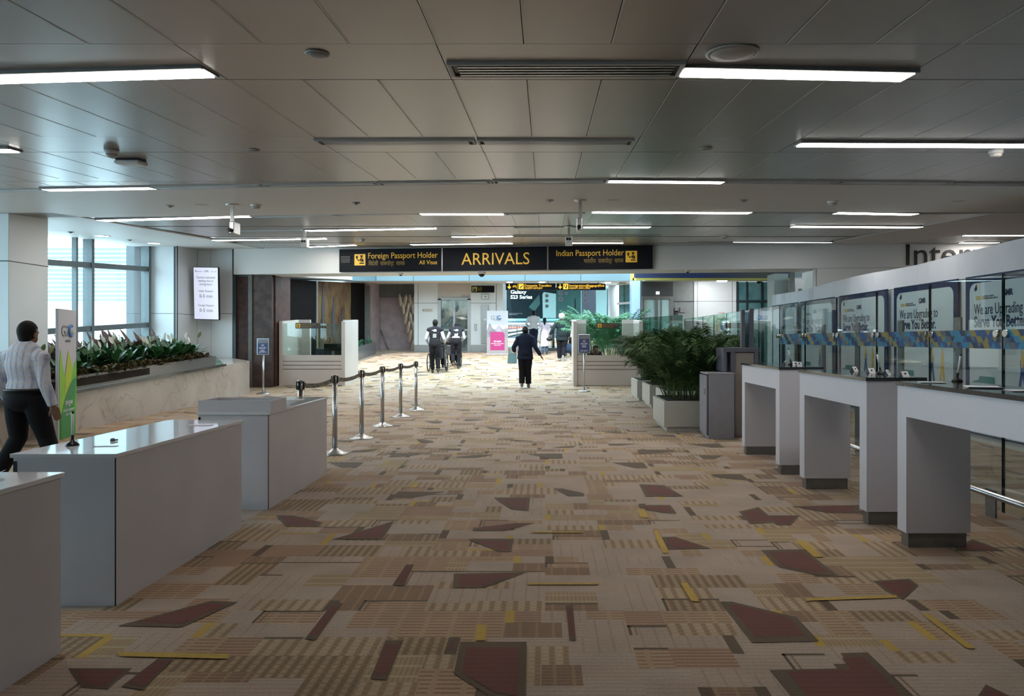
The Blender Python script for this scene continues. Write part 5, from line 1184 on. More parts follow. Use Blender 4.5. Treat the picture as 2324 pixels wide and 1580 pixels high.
lt = text('lift_lettering', 'Lift A3', 0.20, (LX(1047), Y+0.045, LZ(675.5)), M['greyink'], None, RX90, width=0.34); tag(lt, 'grey lettering reading Lift A3 above the right corner of the lift door', 'lettering')
t = thing('lift_sign', 'black sign with a yellow lift symbol right of the lift door', 'sign', (LX(1095), Y-0.02, LZ(664)))
b = MB(); b.box(LX(1070)-LX(1095), LX(1122)-LX(1095), -0.03, 0.02, 0, LZ(649)-LZ(664), bev=0.004); b.build('sign_board', M['signblack'], t)
b = MB(); b.box(LX(1072)-LX(1095), LX(1083)-LX(1095), -0.036, -0.03, .04, .25); pc = b.build('pictogram', mat('dull_yellow_green', (0.35, 0.38, 0.08), 0.5), t)
b = MB(); xx = LX(1072)-LX(1095); b.box(xx+.05, xx+.165, -.04, -.036, .05, .15); b.box(xx+.07, xx+.09, -.04, -.036, .16, .22); b.box(xx+.12, xx+.14, -.04, -.036, .16, .22); b.build('pictogram_figure', M['ink'], pc)
text('lettering', 'Lift', 0.13, (LX(1085)-LX(1095), -0.032, 0.15), M['greysign'], t, RX90, width=0.18); text('hindi_lettering', 'लिफ्ट', 0.10, (LX(1085)-LX(1095), -0.032, 0.06), M['greysign'], t, RX90, width=0.16)
t = thing('notice_frame', 'small framed notice on the white wall under the lift sign', 'notice', (LX(1101), Y-0.01, LZ(680)))
b = MB(); b.box(-.17, .17, -.02, .01, 0, .26); b.build('frame', M['steel_dark'], t); b = MB(); b.box(-.13, .13, -.024, -.02, .04, .22); b.build('sheet', M['white'], t); b = MB(); b.lathe([(.04, 0), (.04, .004)], c=(0.02, -.024, .13), n=16, mtx=Matrix.Rotation(R(90), 4, 'X')); b.build('printed_mark', M['greyink'], t)
t = thing('steel_panel', 'tall steel equipment panel on the white wall left of the magenta banner', 'panel', (LX(1101), Y-0.01, LZ(783)))
b = MB(); b.box(-.175, .165, -.04, .01, 0.05, LZ(692)-LZ(783), bev=.005); b.build('cover', M['steel_dark'], t); b = MB(); b.box(-.03, .03, -.045, -.04, 1.08, 1.16); b.build('label_plate', M['paper'], t)
t = thing('call_panel', 'small steel lift button plate on the white wall', 'button panel', (LX(1079.5), Y-0.01, LZ(751)))
b = MB(); b.box(-.05, .05, -.02, .01, 0, .30, bev=.003); b.build('plate', M['steel_dark'], t)
for zz in (.10, .19): b = MB(); b.lathe([(.018, 0), (.018, .006)], c=(0, -.02, zz), n=12, mtx=Matrix.Rotation(R(90), 4, 'X')); b.build('button', M['steel'], t)
b = MB(); b.box(-.23, .23, -.01, .01, 0, .14); o = b.build('wall_plaque', M['cream'], loc=(LX(970), Y-0.012, LZ(708))); tag(o, 'small beige plaque with lettering on the white wall left of the lift', 'plaque')
b = MB(); b.box(-.12, .18, -.013, -.010, .08, .092); b.box(-.12, .12, -.013, -.010, .045, .055); b.build('printed_lines', M['greyink'], o)
b = MB(); b.lathe([(.03, 0), (.03, .003)], c=(-.17, -.010, .07), n=12, mtx=Matrix.Rotation(R(90), 4, 'X')); b.build('printed_mark', M['greyink'], o)
# leaf shaped discs hanging in front of the plaster wall
k = 0
for r_, (py, xs) in enumerate(((682, (908, 920, 931, 940)), (700, (915, 926, 937)), (722, (921, 932)), (742, (927, 938)), (762, (931, 940)), (783, (937,)))):
    for px in xs:
        p = ray(px, py, 30.9); h = 0.30; w_ = 0.09
        b = MB(); b.ball((0, 0, 0), 1.0, (w_, 0.03, h), 16, Matrix.Rotation(R(8 if k % 2 else -6), 4, 'Y'))
        o = b.build('hanging_disc', M.setdefault('disc', mat('bronze_disc', (0.42, 0.33, 0.25), 0.35, metal=0.3, noise=0.3, nscale=12)), loc=p)
        tag(o, 'bronze leaf shaped disc in the hanging sculpture on the pinkish plaster wall', 'sculpture disc', 'discs of the hanging sculpture'); k += 1
        b = MB(); b.tube([(0, 0, h*.9), (0, 0, 3.62-p.z)], 0.004, 5); b.build('wire', M['steel_dark'], o)
t = thing('wall_handrail', 'steel handrail sloping down on the pinkish plaster wall', 'handrail', ray(875, 775, 31.5))
o = t.location; q = lambda px, py: ray(px, py, 31.5)-o
b = MB(); b.tube([q(860, 750), q(864, 748), q(882, 795)], 0.022, 8); b.build('rail', M['steel_dark'], t)
for (px, py) in ((864, 752), (873, 777)): b = MB(); b.tube([q(px, py), q(px, py)+Vector((0.02, .1, 0))], 0.012, 6); b.build('bracket', M['steel_dark'], t)
# planting trough at the foot of the mural
t = thing('granite_planter', 'dark granite planter with green plants at the foot of the mural wall', 'planter', (-7.45, 27, floor_z(27)))
b = MB(); b.hexa([(-.22, -3.2, -.21), (.22, -3.2, -.21), (-.22, 2.2, .145), (.22, 2.2, .145), (-.22, -3.2, .32), (.22, -3.2, .32), (-.22, 2.2, .66), (.22, 2.2, .66)]); b.build('trough', M['granite2'], t)
b = MB()
for k in range(26):
    y_ = rg.uniform(-3.1, 2.1); rosette(b, Vector((rg.uniform(-.12, .12), y_, .32+.062*(y_+3.2))), 7, .26, .03, rg, .3, 1.4)
b.build('plants', M['palm2'], t)
# hanging direction signs
def hang(px0, px1, lab, words, hw, arrows):
    Y2 = 28.0; a, c = ray(px0, 658.5, Y2), ray(px1, 643.5, Y2); w = (c.x-a.x)/2; h = c.z-a.z
    t = thing('direction_sign', lab, 'sign', ((a.x+c.x)/2, Y2, a.z), group='hanging direction signs'); k = Y2/F
    b = MB(); b.box(-w, w, -0.08, 0.08, 0, h, bev=.004); b.build('sign_box', M['signblack'], t)
    for s in (-.7, .7): b = MB(); b.box(w*s-.015, w*s+.015, -.01, .01, h, 3.72-a.z+.05); b.build('hanger', M['steel_dark'], t)
    X_ = lambda px: (px-(px0+px1)/2)*k; y = -.082
    b = MB(); cx = X_(px0+8); b.box(cx-.02, cx+.02, y-.002, y, .10, h-.03); b.poly([(cx-.08, y, .13), (cx-.055, y, .15), (cx, y, .09), (cx+.055, y, .15), (cx+.08, y, .13), (cx, y, .03)], .002, (0, -1, 0)); b.build('arrow', M['signglow'], t)
    pq = (px0+29 if arrows else px0+15); b = MB(); b.box(X_(pq), X_(pq+11.5), y-.002, y, .03, h-.02); pc = b.build('pictogram', M['signglow'], t)
    if arrows:
        b = MB(); b.box(X_(px0+26), X_(px0+26.6), y-.002, y, .03, h-.02); b.tube([(X_(px0+16), y, .17), (X_(px0+18), y, .12), (X_(px0+22), y, .15), (X_(px0+24), y, .08)], .012, 6); b.tube([(X_(px0+16), y, .10), (X_(px0+19), y, .19), (X_(px0+24), y, .16)], .009, 6); b.build('symbol', M['signglow'], t)
        b = MB(); c0 = X_(pq); b.poly([(c0+.04, y-.003, .10), (c0+.17, y-.003, .19), (c0+.18, y-.003, .16), (c0+.07, y-.003, .07)], .002, (0, -1, 0)); b.box(c0+.03, c0+.18, y-.005, y-.002, .045, .058); b.build('pictogram_figure', M['ink'], pc)
    else: 
        c0 = X_(pq); b = MB(); b.box(c0+.03, c0+.06, y-.005, y-.002, .13, .20); b.box(c0+.12, c0+.16, y-.005, y-.002, .12, .21); b.poly([(c0+.05, y-.003, .12), (c0+.13, y-.003, .12), (c0+.17, y-.003, .05), (c0+.10, y-.003, .07)], .002, (0, -1, 0)); b.build('pictogram_figure', M['ink'], pc)
    text('lettering', words, .13, (X_(pq+13), y, h*.50), M['signglow'], t, RX90, width=X_(px1-3 if not arrows else px1-10)-X_(pq+13), bold=.001)
    text('hindi_lettering', hw, .10, (X_(pq+13), y, h*.14), M['signglow'], t, RX90, width=(X_(px1-3)-X_(pq+13))*.6)
hang(1148, 1261, 'black hanging sign reading Domestic Transfers in glowing yellow', 'Domestic Transfers', 'अन्तर्देशीय स्थानान्तरण', True)
hang(1263, 1374, 'black hanging sign reading Immigration Baggage Exit in glowing yellow', 'Immigration|Baggage|Exit', 'आप्रवासन | सामान | निकास', False)
# advertising board with phones
Ya = 38.0; A = lambda px, py: ray(px, py, Ya)
t = thing('advert_board', 'large dark advertisement board showing giant phones beyond the hanging signs', 'advertisement', A(1260, 722)); o = t.location
q = lambda px, py, d=0: A(px, py)-o-Vector((0, d, 0))
M['adbg'] = mat('advert_background', (0.007, 0.016, 0.02), 0.5, noise=0.3, spec=0.1); sage = mat('advert_mint', (0.22, 0.36, 0.36), 0.35, noise=0.08); gphone = mat('advert_green', (0.03, 0.08, 0.075), 0.5, spec=0.2, col2=(0.02, 0.06, 0.06), nscale=.8); dphone = mat('advert_violet', (0.07, 0.08, 0.11), 0.5, col2=(0.04, 0.05, 0.07), nscale=1)
b = MB(); a0, a1 = q(1140, 723), q(1378, 643); b.box(a0.x, a1.x, 0, .15, a0.z, a1.z); b.build('board', M['adbg'], t)
def ad(nm, pts, m, d): b = MB(); b.poly([q(px, py, d) for px, py in pts], .004, (0, -1, 0)); return b.build(nm, m, t)
ad('printed_beam', [(1200, 697), (1224, 668), (1226, 690), (1213, 707)], gphone, .006)
ad('printed_phone', [(1232, 722), (1231, 668), (1234, 663), (1262, 667), (1262, 722)], sage, .006)
ad('printed_phone', [(1263, 722), (1263, 646), (1318, 646), (1319, 722)], gphone, .010)
ad('printed_phone', [(1320, 722), (1320, 646), (1352, 646), (1353, 722)], dphone, .006)
ad('printed_edge', [(1318.3, 722), (1318.3, 646), (1320, 646), (1320, 722)], sage, .013)
ad('printed_phone', [(1353, 722), (1352, 646), (1378, 646), (1377, 722)], sage, .004)
ad('printed_pen', [(1304, 700), (1304, 681), (1306, 676), (1307, 700)], M['adbg'], .016)
for (px, py, r_) in ((1241, 671.5, 4.0), (1241, 683, 4.0), (1241, 695, 4.0), (1273, 665, 5), (1285, 666, 3.2), (1273, 679, 5), (1328, 660, 4), (1328, 671, 4), (1328, 683, 4), (1328, 650, 4)):
    c = q(px, py, .02); rr = r_*Ya/F; b = MB(); m4 = Matrix.Rotation(R(90), 4, 'X')
    b.mi = 0; b.lathe([(rr, 0), (rr, .008)], c=c, n=20, mtx=m4); b.mi = 1; b.lathe([(rr*.8, .008), (rr*.8, .012)], c=c, n=20, mtx=m4); b.mi = 2; b.lathe([(rr*.3, .012), (rr*.3, .014)], c=c, n=12, mtx=m4); b.build('printed_lens', [M['steel_dark'], M['ink'], M['greyink']], t)
text('lettering', 'Galaxy', .28, q(1158.5, 666.5, .01), mat('advert_white', (.8, .9, .9), .4, emit=(.8, .95, .95), estr=.4), t, RX90, width=36*Ya/F, bold=.006)
text('lettering', 'S23 Series', .28, q(1158.5, 678, .01), bpy.data.materials['advert_white'], t, RX90, width=49*Ya/F, bold=.006)
b = MB(); b.box(q(1155, 0).x, q(1186, 0).x, -.008, -.004, q(0, 712).z, q(0, 711.3).z); b.box(q(1155, 0).x, q(1175, 0).x, -.008, -.004, q(0, 714.5).z, q(0, 713.8).z); b.build('small_print', M['greyink'], t)
# lower level: lit shop fascias, curved escalator balustrades, floor end railing
M['striplit'] = mat('lit_white_fascia', (.9, .95, .95), .5, emit=(.85, .97, 1.0), estr=1.5); M['redlit'] = mat('lit_red_lettering', (.8, .1, .06), .5, emit=(.9, .15, .1), estr=.8); M['warmlit'] = mat('warm_lit_goods', (.7, .55, .3), .6, emit=(.8, .62, .35), estr=.35, col2=(.2, .15, .1), nscale=4)
def strip(nm, px0, px1, py0, py1, y, m, lab, cat, tilt=0, grp=None):
    a, c = ray(px0, py1, y), ray(px1, py0, y); b = MB(); b.hexa([(a.x, y, a.z), (c.x, y, a.z+tilt), (a.x, y+.1, a.z), (c.x, y+.1, a.z+tilt), (a.x, y, c.z), (c.x, y, c.z+tilt), (a.x, y+.1, c.z), (c.x, y+.1, c.z+tilt)])
    return tag(b.build(nm, M[m]), lab, cat, grp)
strip('lit_fascia', 1143, 1385, 733, 736.5, 41.2, 'striplit', 'bright white lit shop strip below the phone advertisement', 'lit strip')
o = strip('shop_front', 1143, 1385, 738, 757, 41.3, 'granite2', 'dark shop front with a blurred glowing red sign on the level below', 'shop')
for j_ in range(11):
    pj = ray(1150+j_*6, 745, 41.25); so = MB(); so.box(0, .11, 0, .03, 0, .08+.05*(j_ % 3)); so.build('lit_sign_dash', M['redlit'], o, loc=pj)
strip('lit_fascia', 1143, 1385, 768, 771, 40.5, 'striplit', 'lower bright white lit strip behind the floor end railing', 'lit strip')
rg2 = random.Random(4)
strip('display_shelf', 1143, 1385, 772, 785, 40.6, 'warmlit', 'warm lit shop display on the level below', 'shop display')
for k in range(4):
    b = MB(); pts = []
    for j in range(9):
        f = j/8; pts.append(ray(1142+f*(78+k*30), 768-k*5-16*math.sin(f*1.5), 39.2-k*.9))
    b.tube(pts, .05, 8, flat=(1, .6)); tag(b.build('escalator_handrail', M['plastic' if k % 2 else 'glassedge']), ['lowest', 'second', 'third', 'topmost'][k]+' curved escalator handrail seen beyond the floor end', 'handrail', 'escalator handrails')
t = thing('end_railing', 'glass and steel railing at the end of the far floor', 'railing', (0.4, 32.9, floor_z(32.9))); 
for x_ in [-2.3+.55*k for k in range(12)]: b = MB(); b.box(x_-.02, x_+.02, -.02, .02, 0, 1.0); b.build('post', M['steel_dark'], t)
b = MB(); b.tube([(-2.4, 0, 1.02), (4.2, 0, 1.02)], .03, 10); b.build('top_rail', M['steel'], t)
for zz in (.25, .5, .75): b = MB(); b.tube([(-2.4, 0, zz), (4.2, 0, zz)], .010, 6); b.build('bar', M['steel_dark'], t)
# dark bin / post near the far walkers
t = thing('queue_post', 'dark post on a base beyond the turbaned man', 'post', (on_floor(1255, 790).x, 31.0, floor_z(31.0)))
b = MB(); b.tube([(0, 0, 0), (0, 0, 1.0)], .06, 12); b.build('pole', M['dark'], t); b = MB(); b.box(-.25, .25, -.2, .2, 0, .12); b.build('base', M['granite2'], t)
# pillars and glazing at the right of the far hall
b = MB(); p = ray(1393, 645, 33.0); b.lathe([(.27, 0), (.27, 3.6)], c=(p.x, 33.0, .8), n=28); tag(b.build('round_pillar', M['white']), 'white round pillar right of the phone advertisement', 'pillar')
b = MB(); y_ = 24.2; b.box((1433-HX)/F*y_, (1453-HX)/F*y_, y_, y_+.5, floor_z(y_), 3.5); o = tag(b.build('square_pillar', mat('pale_blue_cladding', (.22, .33, .44), .3, noise=.05)), 'pale blue square pillar left of the dark far door', 'pillar')
b = MB(); b.box((1453-HX)/F*y_, (1456.5-HX)/F*y_, y_+.02, y_+.5, floor_z(y_), 3.5); b.build('edge_trim', M['tealdark'], o)
t = thing('glass_lift', 'teal glazed lift shaft with white bands left of the pale blue pillar', 'glazing', ray(1418, 700, 29.5)); o = t.location; q = lambda px, py: ray(px, py, 29.5)-o
b = MB(); b.box(q(1405, 0).x, q(1432, 0).x, 0, .05, floor_z(29.5)-o.z, q(0, 640).z); b.build('pane', bpy.data.materials['teal_window_glass'], t)
for (pa, pb) in ((644, 648), (687, 692), (724, 728)): b = MB(); b.hexa([(q(1400, 0).x, -.08, q(0, pb).z), (q(1432, 0).x, -.08, q(0, pb-2).z), (q(1400, 0).x, .02, q(0, pb).z), (q(1432, 0).x, .02, q(0, pb-2).z), (q(1400, 0).x, -.08, q(0, pa).z), (q(1432, 0).x, -.08, q(0, pa-2).z), (q(1400, 0).x, .02, q(0, pa).z), (q(1432, 0).x, .02, q(0, pa-2).z)]); b.build('white_band', M['white'], t)
b = MB(); b.box(q(1416, 0).x, q(1417, 0).x, -.03, .02, floor_z(29.5)-o.z, q(0, 640).z); b.build('mullion', M['tealdark'], t)
# small things on the far right wall
Y = 25.0
for (px, py, w_, h_, m_, lab) in ((1538, 701, .10, .12, 'greyink', 'small grey notice on the far grey wall panel, upper left of the group'), (1553, 700, .15, .15, 'greyplastic', 'larger grey notice on the far grey wall panel'), (1538, 707.5, .10, .09, 'dark', 'small dark notice on the far grey wall panel, lowest of the group')):
    b = MB(); b.box(-w_, w_*.2, -.01, .05, -h_, h_*.3); tag(b.build('wall_notice', M[m_], loc=(RX(px), Y, EYE+(HY-py)/F*Y)), lab, 'notice', 'notices on the far wall')
b = MB(); b.box(-.06, .06, -.01, .06, -.05, .05); tag(b.build('exit_light', mat('small_white_light', (.8, .8, .8), .5, emit=(.9, .95, 1), estr=1.0), loc=(RX(1493), Y+.0, EYE+(HY-665)/F*Y)), 'small white lit square above the dark far door', 'light')
b = MB(); b.lathe([(.17, 0), (.17, -.02), (.15, -.03)], n=20); tag(b.build('downlight', M['light'], loc=(RX(1637)*.94, 23.4, 3.40)), 'round lit downlight above the white far wall panel', 'downlight')
al = bpy.data.lights.new('downlight_lamp', 'AREA'); al.energy = 45; al.size = 0.3; alo = bpy.data.objects.new('downlight_lamp', al); COL.objects.link(alo); alo.location = (RX(1637)*.94, 23.4, 3.35); alo.rotation_euler = (R(25), 0, 0)
t = thing('dome_camera', 'small dome camera under the far right ceiling', 'camera', ((1722-HX)/F*22.5, 22.5, 3.36)); MB().lathe([(.10, 0), (.10, -.05), (.08, -.06)], n=16).build('mount', M['plastic'], t); MB().ball((0, 0, -.07), .065).build('dome', M['black'], t)
for i, (px, py, w_, h_) in enumerate(((1637, 716, .13, .12), (1631, 737, .10, .22), (1642, 737, .10, .22), (1652, 738, .10, .24), (1664, 745, .14, .22))):
    b = MB(); b.box(-w_, w_, -.006, .006, -h_*1.3, h_); o = b.build('pinned_poster', mat('collage%d' % i, (.35, .42, .45), .6, col2=((.30, .12, .08), (.35, .25, .08), (.08, .1, .3), (.3, .12, .1), (.4, .5, .55))[i], nscale=9), loc=ray(px, py, 24.3)); tag(o, ['small square poster highest of the collage behind the glass', 'left tall colourful poster of the collage behind the glass', 'middle tall colourful poster of the collage behind the glass', 'right tall colourful poster of the collage behind the glass', 'pale poster at the right of the collage behind the glass'][i], 'poster', 'poster collage behind the glass fence')
    b = MB(); b.box(-.01, .01, 0.006, .7, -.01, .01); b.build('rod', M['steel_dark'], o)
# big palms behind the right health desk
for i, (px, yy_, h_, nf, lab) in enumerate(((1350, 23.2, 1.9, 34, 'tall bluish green palm behind the right health desk, left one'), (1385, 22.6, 1.7, 36, 'tall bluish green palm behind the right health desk, middle one'), (1415, 23.6, 1.8, 30, 'tall bluish green palm behind the right health desk, right one'))):
    x_ = (px-HX)/F*yy_; zb = floor_z(yy_)
    t = thing('planter', 'grey planter box under the %s palm behind the right health desk' % ['left', 'middle', 'right'][i], 'planter', (x_, yy_, zb)); b = MB(); b.hexa([(-.42, -.3, -.02), (.42, -.3, -.02), (-.42, .3, .02), (.42, .3, .02), (-.42, -.3, .42), (.42, -.3, .42), (-.42, .3, .42), (.42, .3, .42)]); b.build('tub', M['planter'], t)
    p = thing('palm', lab, 'plant', (x_, yy_, zb), group='palms behind the right health desk'); palm(p, nf, h_*.95, .30, random.Random(20+i), 'palm2', .42)
# downlights in the far soffit
for i, (px, py, y_) in enumerate(((1157, 641, 28.6), (1380, 640, 29.0), (1370, 642, 30.2), (1230, 640, 28.6))):
    c = ray(px, py, y_); zz = 3.72+.046*(y_-27); b = MB(); b.lathe([(.12, 0), (.12, -.02), (.10, -.03)], n=16)
    tag(b.build('downlight', M['light'], loc=(c.x, y_, zz)), ['downlight above the Domestic Transfers sign', 'downlight right of the hanging signs, nearer one', 'downlight right of the hanging signs, farther one', 'downlight above the gap of the hanging signs'][i]+' under the teal band', 'downlight', 'downlights of the far ceiling')
# ================================================================ PEOPLE
SK = mat('brown_skin', (0.20, 0.105, 0.065), 0.55, noise=0.1, nscale=20); HAIR = mat('black_hair', (0.005, 0.0045, 0.0045), 0.7, noise=0.4, nscale=60, bump=0.5, bscale=120, spec=0.2)
def fabric(name, c, rough=0.85, **k): return mat(name, c, rough, noise=k.pop('noise', 0.15), nscale=k.pop('nscale', 6), bump=k.pop('bump', 0.35), bscale=k.pop('bscale', 14), spec=0.15, **k)
def skinned(mb, name, m, parent, voxel, smooth=4):
    """fuse overlapping shapes into one continuous surface"""
    me = bpy.data.meshes.new(name); mb.bm.to_mesh(me); mb.bm.free()
    o = bpy.data.objects.new(name, me); COL.objects.link(o)
    r = o.modifiers.new('r', 'REMESH'); r.mode = 'VOXEL'; r.voxel_size = voxel; r.use_smooth_shade = True
    s = o.modifiers.new('s', 'SMOOTH'); s.iterations = smooth; s.factor = 0.5
    bpy.context.view_layer.update()
    m2 = bpy.data.meshes.new_from_object(o.evaluated_get(bpy.context.evaluated_depsgraph_get())); o.modifiers.clear(); o.data = m2; bpy.data.meshes.remove(me)
    for p in m2.polygons: p.use_smooth = True
    m2.materials.clear(); m2.materials.append(m); o.parent = parent; return o
V = Vector
def lerp(a, b, f): return V(a).lerp(V(b), f)
def hand(mb, w, e, k=1.0, curl=0.5, palm_n=None):
    """palm, four fingers and a thumb growing from wrist w away from elbow e"""
    w, e = V(w), V(e); d = (w-e).normalized(); n = V(palm_n) if palm_n else V((1, 0, 0)); n = (n-d*n.dot(d)).normalized(); s = d.cross(n)
    mb.tube([w-d*.01, w+d*.045*k, w+d*.085*k], [.026*k, .038*k, .036*k], 10, flat=(1, 1), rnd=False) if False else None
    for q in range(5): c = s*(q-2)*.0165*k; mb.tube([w+c*.5, w+d*.04*k+c, w+d*.085*k+c], [.017*k, .015*k, .013*k], 8, rnd=True)
    for q, L in enumerate((.062, .078, .082, .070)):
        c = w+d*.085*k+s*(q-1.5)*.0215*k; dd = d; pts = [c]
        for j, f in enumerate((.42, .33, .25)): dd = (dd+n*curl*(.35+.35*j)).normalized(); c = c+dd*L*f*k; pts.append(c)
        mb.tube(pts, [.0095*k, .009*k, .008*k, .0065*k], 8, rnd=True)
    c = w+d*.025*k-s*.032*k; pts = [c, c+(d*.7-s*.55+n*.35).normalized()*.04*k]; pts.append(pts[-1]+(d+n*.5).normalized()*.035*k); mb.tube(pts, [.013*k, .011*k, .008*k], 8, rnd=True)
def person(label, loc, rz, J, H=1.72, build=1.0, shirt=None, trousers=None, shoes=None, hair='short', vest=None, sleeve=1.0, loose=1.0, voxel=.012, head_tilt=(0, 0), turban=None, kurta=None, hem=0.90, skin=SK):
    """J: joint positions for a 1.75 m figure facing +y (x to the right)"""
    k = H/1.75; t = thing('person', label, 'person', loc, rz); S = lambda p: V(p)*k
    j = dict(pel=(0, 0, .96), waist=(0, 0.01, 1.10), chest=(0, 0, 1.30), neck=(0, .0, 1.47), head=(0, .03, 1.63), shL=(-.19, 0, 1.42), shR=(.19, 0, 1.42), elL=(-.25, -.02, 1.14), elR=(.25, -.02, 1.14), wrL=(-.27, .05, .90), wrR=(.27, .05, .90),
             hipL=(-.09, 0, .93), hipR=(.09, 0, .93), knL=(-.10, .02, .50), knR=(.10, .02, .50), anL=(-.10, -.02, .09), anR=(.10, -.02, .09), toeL=(-.11, .12, .03), toeR=(.11, .12, .03))
    j.update(J); j = {a: S(b_) for a, b_ in j.items()}; r = k*build
    body = MB()
    def torso(mb, g, low='pel', lowr=None, fl=.66):
        lo = .05*k if low == 'pel' else min(.12*k, low*k)
        mb.tube([j['pel']+V((0, 0, lo)), j['pel']+V((0, 0, lo+.03*k if low == 'pel' else lo+.04*k)), lerp(j['waist'], j['chest'], .2), j['chest'], lerp(j['chest'], j['neck'], .55)], [.160*r+g, .162*r+g, .150*r+g, .178*r+g, .16*r+g], 20, flat=(1, fl), up=(0, 1, 0), rnd=(low == 'pel'))
        if low != 'pel': mb.ball(lerp(j['chest'], j['neck'], .55), .16*r+g, (1, fl, .9), 20)
        mb.tube([j['shL'], lerp(j['shL'], j['shR'], .5)+V((0, -.005, .035*k)), j['shR']], [.062*r+g, .07*r+g, .062*r+g], 14, rnd=True)
    torso(body, 0.0)
    body.tube([lerp(j['chest'], j['neck'], .8), j['neck'], j['head']+V((0, -.01, -.06*k))], [.065*k, .056*k, .052*k], 14, rnd=True)
    hd_ = j['head']; body.ball(hd_+V((0, 0, .012*k)), .098*k, (.80, .98, 1.16), 20)
    body.ball(hd_+V((0, .045*k, -.055*k)), .062*k, (.88, .85, .95), 14); body.ball(hd_+V((0, .102*k, -.015*k)), .016*k, (.8, 1, 1.5), 10); body.ball(hd_+V((0, .09*k, -.052*k)), .02*k, (1.3, .5, .45), 10)
    for s in (-1, 1): body.ball(hd_+V((s*.080*k, -.005*k, -.005*k)), .026*k, (.35, .7, 1.15), 10); body.ball(hd_+V((s*.032*k, .088*k, .012*k)), .014*k, (1, .5, .6), 8)
    for s in 'LR':
        body.tube([j['sh'+s], lerp(j['sh'+s], j['el'+s], .5), j['el'+s], lerp(j['el'+s], j['wr'+s], .4), j['wr'+s]], [.052*r, .046*r, .038*r, .038*r, .025*r], 12, rnd=True)
        hand(body, j['wr'+s], j['el'+s], k, .28, ((1 if s == 'L' else -1), .25, 0))
        body.tube([j['hip'+s], lerp(j['hip'+s], j['kn'+s], .5), j['kn'+s], lerp(j['kn'+s], j['an'+s], .35), j['an'+s]], [.088*r, .076*r, .056*r, .055*r, .036*r], 14, rnd=True)
        body.tube([j['an'+s]+V((0, -.02*k, -.035*k)), lerp(j['an'+s], j['toe'+s], .5)+V((0, 0, -.015*k)), j['toe'+s]], [.035*k, .036*k, .026*k], 10, rnd=True)
    skinned(body, 'body', skin, t, voxel)
    for s in (-1, 1):
        e = MB(); e.ball(hd_+V((s*.032*k, .090*k, .012*k)), .010*k, (1.2, .5, .7), 10); e.build('eye', M['ink'], t)
    def leg_shape(mb, g, bot=1.0):
        for s in 'LR': a = lerp(j['kn'+s], j['an'+s], bot*.93); mb.tube([j['hip'+s]+V((0, 0, .03*k)), lerp(j['hip'+s], j['kn'+s], .5), j['kn'+s], lerp(j['kn'+s], j['an'+s], .5), a], [(.098*r+g), (.086*r+g), (.068*r+g), (.064*r+g), (.060*r+g)], 16)
        mb.ball(j['pel']+V((0, -.008*k, -.03*k)), .168*r+g, (1.0, .74, .72), 20); mb.tube([j['pel']+V((0, 0, -.03*k)), j['pel']+V((0, 0, .085*k))], [.168*r+g, .166*r+g+.004], 20, flat=(1, .70))
    if trousers: b = MB(); leg_shape(b, .008*loose); skinned(b, 'trousers', trousers, t, voxel, 3)
    def sleeves(mb, g, frac):
        for s in 'LR':
            pts, rr = [j['sh'+s], lerp(j['sh'+s], j['el'+s], .5), j['el'+s]], [.058*r+g, .054*r+g, .046*r+g]
            if frac > .5: pts += [lerp(j['el'+s], j['wr'+s], .5), lerp(j['el'+s], j['wr'+s], .95)]; rr += [.044*r+g, .036*r+g]
            else: pts = pts[:2]+[lerp(j['sh'+s], j['el'+s], .8)]
            mb.tube(pts, rr, 14, rnd=False); mb.ball(j['sh'+s], .060*r+g)
    if shirt:
        b = MB(); torso(b, .012*loose, hem-.96); sleeves(b, .006*loose, sleeve); hz = V((0, 0, -1))*(.97-hem)*k
        hem < .95 and b.tube([j['pel']+V((0, 0, .12*k)), j['pel']+hz], [.160*r+.012*loose, .178*r+.016*loose], 20, flat=(1, .70)); so_ = skinned(b, 'shirt' if not kurta else 'kurta', shirt, t, voxel, 3)
        b = MB(); b.tube([j['neck']+V((0, -.008, -.028*k)), j['neck']+V((0, -.004, .012*k))], [.072*k, .064*k], 18, caps=True); b.build('collar', shirt, t)
    if kurta:
        b = MB(); b.tube([j['pel']+V((0, 0, .10*k)), j['pel']+V((0, 0, -.15*k)), j['pel']+V((0, .01, -.42*k)), j['pel']+V((0.01, .02, -.56*k))], [.165*r+.015, .20*r+.015, .22*r+.02, .225*r+.02], 22, flat=(1, .72)); skinned(b, 'kurta_skirt', kurta, t, voxel, 4)
    if vest:
        b = MB(); torso(b, .024, -.01); b.tube([j['pel']+V((0, 0, .12*k)), j['pel']+V((0, 0, -.03*k))], [.178*r, .190*r], 20, flat=(1, .70)); vo = skinned(b, 'vest', vest, t, voxel, 3)
        c = lerp(j['chest'], j['neck'], .25); yb = -(.178*r+.024)*.66-.010; u_ = (j['neck']-j['pel']).normalized()
        ang = math.atan2(u_.y, u_.z)
        ml = Matrix.Translation(c+V((0, yb, .03))) @ Matrix.Rotation(-ang, 4, 'X')
        for (x0_, x1_, z0_, z1_) in ((-.01, .06, .052, .066), (-.08, .07, .022, .044), (-.03, .07, -.006, .014)):
            b = MB(); b.box(x0_, x1_, -.004, .012, z0_, z1_, ml, bev=.004); b.build('vest_print', M['paper'], vo)
        b = MB(); mtx = Matrix.Translation(lerp(j['waist'], j['chest'], .65)+V((.01, -(.165*r+.024)*.66-.006, 0))) @ Matrix.Rotation(-ang, 4, 'X'); b.box(-.06, .06, -.004, .004, -.075, .065, mtx, bev=.012); b.build('vest_emblem', M['greyplastic'], vo)
